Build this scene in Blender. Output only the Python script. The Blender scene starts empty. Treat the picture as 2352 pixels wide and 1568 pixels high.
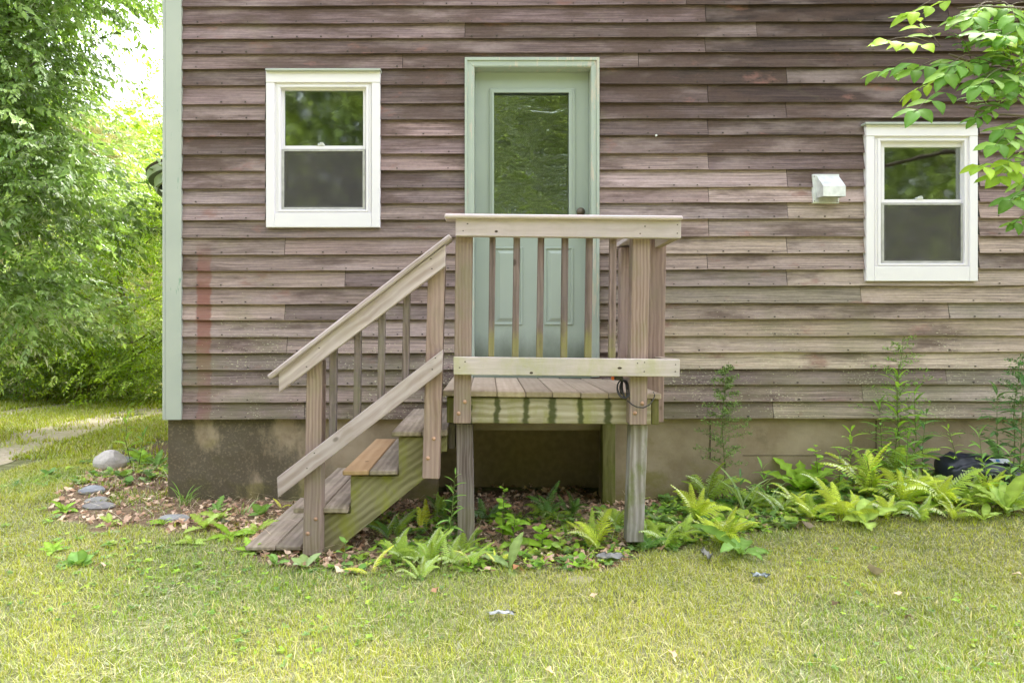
import bpy, bmesh, math, random
import numpy as np
from mathutils import Vector, Matrix, Euler
R = math.radians
random.seed(7); rng = np.random.default_rng(7)
sc = bpy.context.scene
col = sc.collection

# ---------------------------------------------------------------- camera
CAM_Z, DIST = 1.10, 4.6           # eye height, distance from the camera to the wall plane y=0
cd = bpy.data.cameras.new('camera'); cam = bpy.data.objects.new('camera', cd); col.objects.link(cam)
cam.location = (0, -DIST, CAM_Z); cam.rotation_euler = (R(90), 0, 0)
cd.lens = 24; cd.sensor_width = 36; cd.shift_x = 0.0234; cd.shift_y = -0.0102
cd.clip_start = 0.05; cd.clip_end = 400
sc.camera = cam
# ---------------------------------------------------------------- sky, sun, exposure
SUN_EL, SUN_AZ = 58, 140          # azimuth measured from behind the camera: the sun stands behind the house, to the right
w = bpy.data.worlds.new('World'); sc.world = w; w.use_nodes = True
wn = w.node_tree.nodes; wl = w.node_tree.links
bg = wn['Background']
sky = wn.new('ShaderNodeTexSky'); sky.sky_type = 'NISHITA'; sky.sun_disc = False
sky.sun_elevation = R(SUN_EL); sky.sun_rotation = R(180 - SUN_AZ)
sky.air_density = 1.0; sky.dust_density = 5.0; sky.ozone_density = 1.0
hs = wn.new('ShaderNodeHueSaturation'); hs.inputs['Saturation'].default_value = 0.34; hs.inputs['Value'].default_value = 1.0
wl.new(sky.outputs[0], hs.inputs['Color']); wl.new(hs.outputs[0], bg.inputs['Color'])
bg.inputs['Strength'].default_value = 0.15
sd = bpy.data.lights.new('sun', 'SUN'); sd.energy = 0.8; sd.angle = R(10); sd.color = (1.0, .975, .94)
sun = bpy.data.objects.new('sun', sd); col.objects.link(sun)
sdir = Vector((math.sin(R(SUN_AZ)) * math.cos(R(SUN_EL)), -math.cos(R(SUN_AZ)) * math.cos(R(SUN_EL)), math.sin(R(SUN_EL))))
sun.rotation_euler = sdir.to_track_quat('Z', 'Y').to_euler(); sun.location = sdir * 30
sc.view_settings.view_transform = 'Standard'; sc.view_settings.look = 'None'
sc.view_settings.gamma = 1; sc.view_settings.use_curve_mapping = False
sc.view_settings.exposure = 2.9
sc.render.engine = 'CYCLES'
sc.cycles.max_bounces = 8; sc.cycles.transparent_max_bounces = 12; sc.cycles.use_denoising = True

# ---------------------------------------------------------------- helpers
def at(px, py, d):                # a point of the photograph's layout at distance d from the camera plane
    return Vector(((px - 1121) / 1568 * d, d - DIST, CAM_Z - (py - 760) / 1568 * d))
def link(o, parent=None):
    col.objects.link(o)
    if parent: o.parent = parent; o.matrix_parent_inverse = parent.matrix_world.inverted()
    return o
def tag(o, label=None, cat=None, group=None, kind=None):
    if label: o['label'] = label
    if cat: o['category'] = cat
    if group: o['group'] = group
    if kind: o['kind'] = kind
    return o
def empty(name, loc, label, cat, group=None):
    o = bpy.data.objects.new(name, None); o.empty_display_size = .1; o.location = loc
    o.matrix_world = Matrix.Translation(Vector(loc)); col.objects.link(o)
    return tag(o, label, cat, group)
def from_bm(name, bm, mat, parent=None, smooth=False):
    me = bpy.data.meshes.new(name); bm.to_mesh(me); bm.free()
    if smooth:
        for p in me.polygons: p.use_smooth = True
    me.materials.append(mat)
    o = bpy.data.objects.new(name, me); link(o)
    if parent:
        o.parent = parent; o.matrix_parent_inverse = Matrix.Translation(-Vector(parent.location))
    return o
def add_box(bm, x0, x1, y0, y1, z0, z1):
    v = [bm.verts.new(p) for p in ((x0,y0,z0),(x1,y0,z0),(x1,y1,z0),(x0,y1,z0),(x0,y0,z1),(x1,y0,z1),(x1,y1,z1),(x0,y1,z1))]
    for f in ((0,1,5,4),(1,2,6,5),(2,3,7,6),(3,0,4,7),(4,5,6,7),(3,2,1,0)): bm.faces.new([v[i] for i in f])
    return v
def bev(bm, w_, seg=1):
    if w_ > 0: bmesh.ops.bevel(bm, geom=bm.edges[:], offset=w_, segments=seg, affect='EDGES', clamp_overlap=True)
def boxo(name, x0, x1, y0, y1, z0, z1, mat, parent=None, bevel=0.002):
    bm = bmesh.new(); add_box(bm, x0, x1, y0, y1, z0, z1); bev(bm, bevel)
    return from_bm(name, bm, mat, parent)
def add_prism(bm, pts, thick):
    a = [bm.verts.new(p) for p in pts]; b = [bm.verts.new((p[0], p[1] + thick, p[2])) for p in pts]
    n = len(a)
    bm.faces.new(a); bm.faces.new(b[::-1])
    for i in range(n): bm.faces.new([a[(i+1) % n], a[i], b[i], b[(i+1) % n]])
    bmesh.ops.recalc_face_normals(bm, faces=bm.faces)
def prism(name, poly, d, thick, mat, parent=None, bevel=.003):
    """a member whose front face has this outline at distance d and which runs back by thick"""
    bm = bmesh.new(); add_prism(bm, [at(x, y, d) for x, y in poly], thick); bev(bm, bevel)
    return from_bm(name, bm, mat, parent)
def rect(x0, y0, x1, y1): return [(x0, y0), (x1, y0), (x1, y1), (x0, y1)]
def add_tube(bm, pts, r0, r1=None, seg=6):
    r1 = r0 if r1 is None else r1
    pts = [Vector(p) for p in pts]; n = len(pts); rings = []
    up = Vector((0, 0, 1))
    for i, p in enumerate(pts):
        t = (pts[min(i+1, n-1)] - pts[max(i-1, 0)]).normalized()
        s = t.cross(up)
        if s.length < .05: s = t.cross(Vector((1, 0, 0)))
        s.normalize(); u = s.cross(t)
        r = r0 + (r1 - r0) * i / max(1, n - 1)
        rings.append([bm.verts.new(p + (s * math.cos(a) + u * math.sin(a)) * r) for a in [2*math.pi*k/seg for k in range(seg)]])
    for i in range(n - 1):
        for k in range(seg): bm.faces.new([rings[i][k], rings[i][(k+1) % seg], rings[i+1][(k+1) % seg], rings[i+1][k]])
    bm.faces.new(rings[0][::-1]); bm.faces.new(rings[-1])
def np_mesh(name, V, F, mat, cols=None, smooth=False):
    me = bpy.data.meshes.new(name); V = np.asarray(V, np.float32); F = np.asarray(F, np.int32)
    me.vertices.add(len(V)); me.vertices.foreach_set('co', V.ravel())
    me.loops.add(F.size); me.loops.foreach_set('vertex_index', F.ravel())
    me.polygons.add(len(F)); me.polygons.foreach_set('loop_start', np.arange(0, F.size, 3, dtype=np.int32))
    if smooth: me.polygons.foreach_set('use_smooth', np.ones(len(F), bool))
    me.update(calc_edges=True)
    if cols is not None:
        a = me.color_attributes.new('Col', 'FLOAT_COLOR', 'POINT')
        c = np.ones((len(V), 4), np.float32); c[:, :3] = cols; a.data.foreach_set('color', c.ravel())
    me.materials.append(mat)
    return me
def np_obj(name, me, parent=None, loc=None):
    o = bpy.data.objects.new(name, me); col.objects.link(o)
    if parent:
        o.parent = parent
        if loc is None: o.matrix_parent_inverse = Matrix.Translation(-Vector(parent.location))
    if loc is not None: o.location = loc
    return o
def scatter(T, TF, pos, rot, scl, cols=None, shade=None):
    """copies of a template (T verts, TF tris) at pos with rotation matrices and scales -> V, F, C"""
    N, k = len(pos), len(T)
    S = scl[:, None, None] * T[None] if np.ndim(scl) == 1 else scl[:, None, :] * T[None]
    V = np.einsum('nij,nkj->nki', rot, S) + pos[:, None, :]
    F = TF[None] + (np.arange(N) * k)[:, None, None]
    C = None if cols is None else np.repeat(cols, k, axis=0)
    return V.reshape(-1, 3), F.reshape(-1, 3), C
def rotm(az, pitch, roll):
    """R = Rz(az) Rx(pitch) Ry(roll), arrays"""
    ca, sa, cp, sp, cr, sr = np.cos(az), np.sin(az), np.cos(pitch), np.sin(pitch), np.cos(roll), np.sin(roll)
    o, z = np.ones_like(az), np.zeros_like(az)
    A = np.stack([ca, -sa, z, sa, ca, z, z, z, o], -1).reshape(-1, 3, 3)
    B = np.stack([o, z, z, z, cp, -sp, z, sp, cp], -1).reshape(-1, 3, 3)
    C = np.stack([cr, z, sr, z, o, z, -sr, z, cr], -1).reshape(-1, 3, 3)
    return A @ B @ C
_lat = np.random.default_rng(3).random((64, 64))
def vnoise(x, y, s=1.0, seed=0):
    x = np.asarray(x) * s + seed * 7.31; y = np.asarray(y) * s + seed * 3.77
    xi = np.floor(x).astype(int); yi = np.floor(y).astype(int); fx = x - xi; fy = y - yi
    fx = fx*fx*(3-2*fx); fy = fy*fy*(3-2*fy)
    g = lambda a, b: _lat[a % 64, b % 64]
    return (g(xi,yi)*(1-fx)+g(xi+1,yi)*fx)*(1-fy)+(g(xi,yi+1)*(1-fx)+g(xi+1,yi+1)*fx)*fy
def fbm(x, y, s=1.0, seed=0): return .55*vnoise(x,y,s,seed)+.28*vnoise(x,y,s*2.1,seed+1)+.17*vnoise(x,y,s*4.3,seed+2)
def sstep(a, b, x): t = np.clip((np.asarray(x, float) - a) / (b - a), 0, 1); return t*t*(3-2*t)
def gz(x, y):
    """height of the ground"""
    x = np.asarray(x, float); y = np.asarray(y, float)
    z = -.05 + .22 * sstep(.9, 3.6, x) * sstep(-1.5, -.1, y)
    z = z + .035 * (fbm(x, y, .55, 4) - .5) + .02 * (fbm(x, y, 2.0, 9) - .5)
    z = z + .05 * np.exp(-((x + 2.9)**2 + (y - .25)**2) / .5)
    return z
def on_ground(px, py, z=None):
    """where the line of sight through a point of the layout meets the ground"""
    d = 3.0
    for _ in range(40):
        x = (px - 1121) / 1568 * d; y = d - DIST
        d = .5 * d + .5 * (CAM_Z - float(gz(x, y))) * 1568 / (py - 760)
        d = min(d, 40)
    x = (px - 1121) / 1568 * d; y = d - DIST
    if y > -.13 and x > -2.1:      # nothing stands inside the house wall
        y = -.13; x = (px - 1121) / 1568 * (y + DIST)
    return Vector((x, y, float(gz(x, y))))

# ---------------------------------------------------------------- materials
class NT:
    def __init__(s, name):
        s.m = bpy.data.materials.new(name); s.m.use_nodes = True; s.t = s.m.node_tree
        s.b = s.t.nodes['Principled BSDF']; s.out = s.t.nodes['Material Output']
    def n(s, typ, ins=None, **props):
        nd = s.t.nodes.new('ShaderNode' + typ)
        for k, v in props.items(): setattr(nd, k, v)
        for k, v in (ins or {}).items():
            if hasattr(v, 'is_linked') or isinstance(v, bpy.types.NodeSocket): s.t.links.new(v, nd.inputs[k])
            else: nd.inputs[k].default_value = v
        return nd
    def l(s, a, b): s.t.links.new(a, b)
    def math(s, op, a, b=0.0, c=0.0, clamp=False):
        nd = s.n('Math', {0: a, 1: b, 2: c}, operation=op, use_clamp=clamp); return nd.outputs[0]
    def vmul(s, v, xyz): return s.n('VectorMath', {0: v, 1: xyz}, operation='MULTIPLY').outputs[0]
    def vadd(s, v, x): return s.n('VectorMath', {0: v, 1: x}, operation='ADD').outputs[0]
    def noise(s, v, scale=1, detail=4, rough=.55, dist=0): return s.n('TexNoise', {'Vector': v, 'Scale': scale, 'Detail': detail, 'Roughness': rough, 'Distortion': dist}).outputs['Fac']
    def ss(s, v, a, b):
        nd = s.n('MapRange', {0: v, 1: a, 2: b, 3: 0.0, 4: 1.0}, interpolation_type='SMOOTHSTEP'); return nd.outputs[0]
    def mix(s, f, a, b, mode='MIX'):
        nd = s.t.nodes.new('ShaderNodeMix'); nd.data_type = 'RGBA'; nd.blend_type = mode
        for k, v in ((0, f), (6, a), (7, b)):
            if isinstance(v, bpy.types.NodeSocket): s.t.links.new(v, nd.inputs[k])
            elif k == 0: nd.inputs[k].default_value = v
            else: nd.inputs[k].default_value = (*v, 1)
        return nd.outputs[2]
    def pos(s): return s.n('NewGeometry').outputs['Position']
    def xyz(s, v): return s.n('SeparateXYZ', {0: v}).outputs
    def rnd(s): return s.n('ObjectInfo').outputs['Random']
    def bump(s, h, strength=.4, dist=.004):
        nd = s.n('Bump', {'Height': h, 'Strength': strength, 'Distance': dist}); s.l(nd.outputs[0], s.b.inputs['Normal'])
    def base(s, c): 
        if isinstance(c, bpy.types.NodeSocket): s.l(c, s.b.inputs['Base Color'])
        else: s.b.inputs['Base Color'].default_value = (*c, 1)
    def rough(s, r, spec=.3):
        s.b.inputs['Specular IOR Level'].default_value = spec
        if isinstance(r, bpy.types.NodeSocket): s.l(r, s.b.inputs['Roughness'])
        else: s.b.inputs['Roughness'].default_value = r

K = .82                            # general reflectance of the timber and paint
def wood(name, light, dark, angle=0.0, depthwise=False, blotch=(.30,.29,.27), algae=0.0, acol=(.16,.19,.04), az0=None, az1=None,
         grain=38, contrast=1.0, knots=True, rings=.25):
    rings *= .5
    """weathered timber; the grain runs along x turned by angle about y, or along y"""
    t = NT(name); P = t.pos(); rd = t.rnd()
    off = t.n('CombineXYZ', {0: t.math('MULTIPLY', rd, 13.0), 1: t.math('MULTIPLY', rd, 7.0), 2: t.math('MULTIPLY', rd, 9.0)}).outputs[0]
    Q = t.vadd(P, off)
    if angle: Q = t.n('VectorRotate', {'Vector': Q, 'Angle': angle}, rotation_type='Y_AXIS').outputs[0]
    s = (grain, 1.3, grain) if depthwise else (1.3, grain, grain)
    G = t.vmul(Q, s); wob = t.noise(Q, 4, 2)
    G2 = t.vadd(G, t.n('CombineXYZ', {0: 0.0, 1: t.math('MULTIPLY', wob, 1.6), 2: t.math('MULTIPLY', wob, 1.6)}).outputs[0])
    n1 = t.noise(G2, 1, 5, .6, .3); n2 = t.noise(t.vmul(G2, (2.2, 3, 3)), 1, 3, .7)
    wv = t.n('TexWave', {'Vector': t.vmul(G2, (.30,)*3), 'Scale': 1.0, 'Distortion': 2.2, 'Detail': 2.0, 'Detail Scale': 1.2}, wave_type='BANDS', bands_direction='Z' if not depthwise else 'X').outputs['Fac']
    g = t.math('ADD', t.math('MULTIPLY', n1, 1 - rings), t.math('MULTIPLY', wv, rings))
    g = t.math('ADD', g, t.math('MULTIPLY', t.math('SUBTRACT', n2, .5), .35))
    f = t.ss(g, .5 - .22 / contrast, .5 + .28 / contrast)
    c = t.mix(f, dark, light)
    bl = t.noise(Q, 3.2, 3); c = t.mix(t.math('MULTIPLY', t.ss(bl, .42, .72), .55), c, blotch)
    v = t.math('ADD', t.math('MULTIPLY', rd, .24), .88 * K); c = t.mix(1.0, c, t.n('CombineColor', {0: t.math('MULTIPLY', v, .96), 1: t.math('MULTIPLY', v, .94), 2: t.math('MULTIPLY', v, .98 if depthwise else 1.10)}).outputs[0], 'MULTIPLY')
    if algae > 0:
        an = t.noise(t.vadd(t.vmul(P, (1, 1, .5)), off), 9, 5, .65)
        if az0 is not None:
            z = t.xyz(P)[2]; zz = t.ss(z, az1, az0)
            m = t.math('MULTIPLY', t.ss(t.math('ADD', an, t.math('MULTIPLY', zz, .45)), .62, .92), algae)
        else: m = t.math('MULTIPLY', t.ss(an, .42, .68), algae)
        c = t.mix(m, c, acol)
    if knots:
        kv = t.n('TexVoronoi', {'Vector': t.vmul(Q, (1, .6, 1.6) if not depthwise else (1.6, 1, .6)), 'Scale': 3.4}).outputs['Distance']
        c = t.mix(t.math('MULTIPLY', t.ss(kv, .085, .035), .75), c, tuple(.35 * d for d in dark))
    c = t.n('HueSaturation', {'Saturation': 1.0, 'Color': c}).outputs[0]
    t.base(c); t.rough(.82, .2)
    t.bump(t.math('ADD', n1, t.math('MULTIPLY', n2, .6)), .55, .003)
    return t.m
def paint(name, c0, c1=None, wear=0.0, wcol=(.5,.47,.42), grime=None, rough=.5, gn=(.12,.13,.1)):
    t = NT(name); P = t.pos(); n = t.noise(P, 2.5, 4); c = t.mix(t.ss(n, .3, .7), c0, c1 or tuple(.9 * x for x in c0))
    if wear:
        wn_ = t.noise(t.vmul(P, (34, 34, 5)), 1, 5, .7); big = t.noise(P, 1.9, 2)
        c = t.mix(t.math('MULTIPLY', t.ss(t.math('ADD', wn_, t.math('MULTIPLY', big, .5)), .95 - wear * .12, .99 - wear * .12), .9), c, wcol)
    if grime:                     # dirt splashed up from the deck, with a ragged edge
        z = t.xyz(P)[2]; g = t.noise(t.vmul(P, (5, 5, 2.2)), 1, 5, .6)
        m = t.ss(t.math('ADD', t.ss(z, grime[1], grime[0]), t.math('MULTIPLY', t.math('SUBTRACT', g, .5), .9)), .30, .95)
        c = t.mix(t.math('MULTIPLY', m, .8), c, gn)
    c = t.mix(1.0, c, (.95, .95, .93), 'MULTIPLY')
    t.base(c); t.rough(rough, .4); t.bump(t.noise(t.vmul(P, (60, 60, 9)), 1, 3), .12, .002)
    return t.m
def plain(name, c, rough=.6, metal=0.0, spec=.4):
    t = NT(name); P = t.pos(); n = t.noise(P, 18, 4)
    t.base(t.mix(t.ss(n, .3, .7), tuple(.82 * x for x in c), tuple(min(1, 1.12 * x) for x in c)))
    t.rough(rough, spec); t.b.inputs['Metallic'].default_value = metal
    return t.m
def leafmat(name, tint=(1, 1, 1), trans=.45, gloss=.12, vary=.0, grough=.45):
    """leaf: colour attribute 'Col' per leaf times tint, light passes through it"""
    t = NT(name); a = t.n('Attribute', attribute_name='Col').outputs['Color']
    c = t.mix(1.0, a, tint, 'MULTIPLY')
    if vary:
        v = t.math('ADD', t.math('MULTIPLY', t.rnd(), vary), 1 - vary / 2); c = t.mix(1.0, c, t.n('CombineColor', {0: v, 1: v, 2: t.math('MULTIPLY', v, v)}).outputs[0], 'MULTIPLY')
    pn = t.noise(t.n('TexCoord').outputs['Object'], 40, 2); c = t.mix(t.math('MULTIPLY', pn, .3), c, tuple(x * .55 for x in tint[:3]) if False else (.03, .05, .01), 'MIX') if vary else c
    t.t.nodes.remove(t.b)
    d = t.n('BsdfDiffuse', {'Color': c}).outputs[0]
    tc = t.mix(1.0, c, (1.08, 1.08, .6), 'MULTIPLY'); tr = t.n('BsdfTranslucent', {'Color': tc}).outputs[0]
    g = t.n('BsdfGlossy', {'Color': (1, 1, 1, 1), 'Roughness': grough}).outputs[0]
    m1 = t.n('MixShader', {0: trans, 1: d, 2: tr}).outputs[0]
    fr = t.math('MULTIPLY', t.n('Fresnel', {'IOR': 1.4}).outputs[0], gloss * 8)
    m2 = t.n('MixShader', {0: t.math('MINIMUM', fr, .5), 1: m1, 2: g}).outputs[0]
    t.l(m2, t.out.inputs['Surface'])
    return t.m
# ================================================================ HOUSE
def clap_material():
    t = NT('weathered_clapboard'); P = t.pos(); rd = t.rnd(); x, y, z = t.xyz(P)
    off = t.n('CombineXYZ', {0: t.math('MULTIPLY', rd, 17.0), 1: 0.0, 2: t.math('MULTIPLY', rd, 5.0)}).outputs[0]
    Q = t.vadd(P, off); G = t.vmul(Q, (1.5, 30, 120))
    wob = t.noise(Q, 2.2, 2); G = t.vadd(G, t.n('CombineXYZ', {0: 0.0, 1: 0.0, 2: t.math('MULTIPLY', wob, 2.2)}).outputs[0])
    n1 = t.noise(G, 1, 5, .62, .4); n2 = t.noise(t.vmul(G, (3, 3, 3.2)), 1, 3, .7)
    base = t.n('Attribute', attribute_name='Col').outputs['Color']
    k = t.math('ADD', .48, t.math('MULTIPLY', t.ss(t.math('ADD', n1, t.math('MULTIPLY', t.math('SUBTRACT', n2, .5), .9)), .26, .74), .72))
    c = t.mix(1.0, base, t.n('CombineColor', {0: k, 1: k, 2: k}).outputs[0], 'MULTIPLY')
    # large weathering patches, along the grain
    b1 = t.noise(t.vmul(Q, (1.3, 1, 5)), 1, 4, .6); c = t.mix(t.math('MULTIPLY', t.ss(b1, .48, .68), .45), c, (.37, .29, .28))
    b2 = t.noise(t.vadd(t.vmul(Q, (1.1, 1, 5)), (9, 0, 3)), 1, 5, .65); c = t.mix(t.math('MULTIPLY', t.ss(t.math('ADD', b2, t.math('MULTIPLY', t.ss(z, 1.6, 2.8), .07)), .50, .66), .72), c, (.082, .052, .042))
    sp_ = t.noise(t.vmul(P, (40, 40, 70)), 1, 4, .7); kk = t.math('ADD', .72, t.math('MULTIPLY', sp_, .56)); c = t.mix(1.0, c, t.n('CombineColor', {0: kk, 1: kk, 2: kk}).outputs[0], 'MULTIPLY')
    # remains of red stain
    r1 = t.noise(t.vadd(t.vmul(Q, (2.6, 1, 6)), (3, 5, 1)), 1, 5, .65); c = t.mix(t.math('MULTIPLY', t.ss(r1, .58, .70), .6), c, (.25, .125, .105))
    # the red stripe left under a removed downpipe
    e = t.math('MULTIPLY', t.math('SUBTRACT', t.noise(t.vmul(P, (8, 1, 16)), 1, 4), .5), .05)
    xs = t.math('ADD', x, e)
    st = t.math('MULTIPLY', t.ss(xs, -1.962, -1.945), t.ss(xs, -1.853, -1.87))
    fade = t.ss(t.math('ADD', z, t.math('MULTIPLY', t.noise(t.vmul(P, (4, 1, 3)), 1, 3), .5)), 2.0, 1.62)
    low = t.math('ADD', .5, t.math('MULTIPLY', t.ss(z, .72, 1.0), .5))
    c = t.mix(t.math('MULTIPLY', t.math('MULTIPLY', st, fade), t.math('MULTIPLY', low, t.math('ADD', .35, t.math('MULTIPLY', n1, .7)))), c, (.21, .075, .055))
    # algae and lichen near the ground and right of the porch
    a1 = t.noise(t.vmul(P, (2.2, 1, 5)), 1, 5, .6)
    am = t.math('MULTIPLY', t.ss(t.math('ADD', a1, t.math('MULTIPLY', t.ss(z, 1.9, .5), .18)), .56, .82), .42)
    c = t.mix(am, c, (.17, .165, .085))
    l1 = t.noise(t.vmul(P, (55, 1, 120)), 1, 2, .5); l2 = t.noise(P, 2.3, 3)
    band = t.math('ADD', t.math('MULTIPLY', t.ss(z, 1.55, .75), .10), t.math('MULTIPLY', t.ss(l2, .38, .62), .10))
    lm = t.math('MULTIPLY', t.ss(t.math('ADD', l1, band), .79, .83), t.ss(z, 1.75, 1.25))
    c = t.mix(t.math('MULTIPLY', lm, .8), c, (.50, .47, .33))
    t.base(c); t.rough(.8, .2); t.bump(t.math('ADD', n1, t.math('MULTIPLY', n2, .7)), .5, .0025)
    return t.m
M_clap = clap_material()
M_green = paint('green_paint', (.39, .425, .40), (.43, .46, .43), wear=.35, wcol=(.18, .30, .24), rough=.55)
M_green_peel = paint('peeling_green_paint', (.36, .41, .37), (.40, .45, .41), wear=1.0, wcol=(.50, .46, .40), rough=.55)
M_door = paint('door_paint', (.33, .38, .345), (.36, .41, .37), wear=0, rough=.42, grime=(.80, 1.30), gn=(.09, .105, .075))
M_white = paint('white_vinyl', (.80, .765, .84), (.78, .745, .82), rough=.4)
M_white2 = plain('grey_aluminium', (.42, .41, .40), .45)
M_vent = plain('white_plastic', (.68, .69, .70), .45)
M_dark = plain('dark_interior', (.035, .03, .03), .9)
M_sheath = plain('tar_paper', (.05, .045, .04), .9)
M_shingle = plain('roof_shingle', (.10, .07, .06), .9)
M_bronze = plain('old_bronze', (.16, .13, .10), .45, .6)
M_copper = plain('rusty_copper_bolt', (.42, .25, .17), .5, .25)
def glass_material(name, bumpy, refl):
    t = NT(name); P = t.pos(); t.t.nodes.remove(t.b)
    tr = t.n('BsdfTransparent', {'Color': (.55, .58, .56, 1)}).outputs[0]
    gl = t.n('BsdfGlossy', {'Color': (.95, 1, .95, 1), 'Roughness': .045})
    if bumpy:
        h = t.noise(t.vmul(P, (5, 5, 9)), 1, 3, .5, 1.0)
        b = t.n('Bump', {'Height': h, 'Strength': 1.0, 'Distance': bumpy}); t.l(b.outputs[0], gl.inputs['Normal'])
    f = t.math('ADD', t.math('MULTIPLY', t.n('Fresnel', {'IOR': 1.5}).outputs[0], 1.2), refl)
    t.l(t.n('MixShader', {0: f, 1: tr, 2: gl.outputs[0]}).outputs[0], t.out.inputs['Surface']); return t.m
M_glass = glass_material('window_glass', .0003, .24)
M_glass_door = glass_material('wavy_door_glass', .0035, .27)
def screen_material():
    t = NT('insect_screen'); t.t.nodes.remove(t.b)
    P = t.pos(); n = t.noise(P, 3, 3)
    d = t.n('BsdfDiffuse', {'Color': t.mix(n, (.062, .054, .062), (.090, .080, .088))}).outputs[0]
    tr = t.n('BsdfTransparent').outputs[0]
    gl = t.n('BsdfGlossy', {'Color': (1, 1, 1, 1), 'Roughness': .06}).outputs[0]
    d2 = t.n('MixShader', {0: .12, 1: d, 2: gl}).outputs[0]
    t.l(t.n('MixShader', {0: .66, 1: tr, 2: d2}).outputs[0], t.out.inputs['Surface']); return t.m
M_screen = screen_material()
def foundation_material():
    t = NT('parged_foundation'); P = t.pos(); x, y, z = t.xyz(P)
    n = t.noise(P, 3, 6, .65); f = t.noise(t.vmul(P, (4, 4, 26)), 1, 5, .6)
    c = t.mix(t.ss(n, .3, .7), (.26, .195, .13), (.38, .30, .22))
    c = t.mix(t.math('MULTIPLY', t.ss(f, .5, .7), .35), c, (.27, .22, .16))
    g = t.noise(t.vmul(P, (3, 3, 5)), 1, 5, .65)
    lowm = t.ss(t.math('ADD', g, t.math('MULTIPLY', t.ss(z, .3, -.05), .25)), .58, .8)
    c = t.mix(t.math('MULTIPLY', lowm, .6), c, (.19, .17, .03))
    # soot black mould on the left part
    m = t.noise(t.vmul(P, (3.4, 3, 1.7)), 1, 6, .66)
    side = t.math('MULTIPLY', t.ss(x, -.85, -1.45), 1.0)
    mm = t.ss(t.math('ADD', m, t.math('MULTIPLY', side, .22)), .56, .70)
    mm = t.math('MULTIPLY', mm, t.math('ADD', .10, t.math('MULTIPLY', side, .8)), clamp=True)
    sp = t.noise(P, 70, 3, .6); mm = t.math('MULTIPLY', mm, t.math('ADD', .6, t.math('MULTIPLY', t.ss(sp, .3, .5), .4)))
    c = t.mix(t.math('MULTIPLY', mm, .82), c, (.055, .05, .038))
    s2 = t.noise(P, 4.5, 5, .7); c = t.mix(t.math('MULTIPLY', t.ss(s2, .55, .75), .4), c, (.09, .07, .045))
    t.base(c); t.rough(.9, .15); t.bump(t.noise(P, 45, 5), .35, .004); return t.m
M_found = foundation_material()

house = empty('house', (-2.19, 0, .5), 'house wall of weathered brown clapboards with pale green corner board and door', 'house')
WIN_L = (610.5, 162, 873, 522); WIN_R = (1989.8, 285, 2246.6, 645.3); DOOR = (1068.5, 134, 1376, 868)
OPEN = [(DOOR[0], DOOR[1], DOOR[2], DOOR[3]), WIN_L, WIN_R]
BOT = [16.5,56.4,90.9,125.4,159.6,197.4,240,276.6,314.4,355.5,393.3,433.3,468.6,506,546.5,585,622,659.6,698.6,735,773.6,811,849,885,923.3,962]
JOINT = {0:[1575,2177],1:[1620,2177],2:[1068,1737],3:[1619],4:[925,1466],5:[1806],6:[1625],7:[1805],8:[1625],9:[1250],10:[1626],11:[1807],12:[1627],
         13:[1808],14:[1627],15:[655,1806],16:[1624],17:[793,1806],18:[1976],19:[655,2178],20:[1240],21:[660],22:[1500],23:[2172],24:[1980],25:[700,1775]}
TINT = {(0,0):.95,(1,0):.85,(2,0):1.15,(2,1):.85,(3,0):.72,(8,1):1.45,(10,2):1.2,(17,0):1.25,(17,1):.8,(19,0):1.5,(15,0):1.1,(13,0):1.2,(12,0):1.05}
def rowoff(x, y): return -(x - 417) / 1500 * 6 * (.35 + .65 * max(0, 962 - y) / 962)
LB, RB = 417.0, 3500.0
def in_open(x, y0, y1):
    for (a, b, c, d) in OPEN:
        if a < x < c and b < y1 and d > y0: return (a, b, c, d)
    return None
n_board = 0
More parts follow.
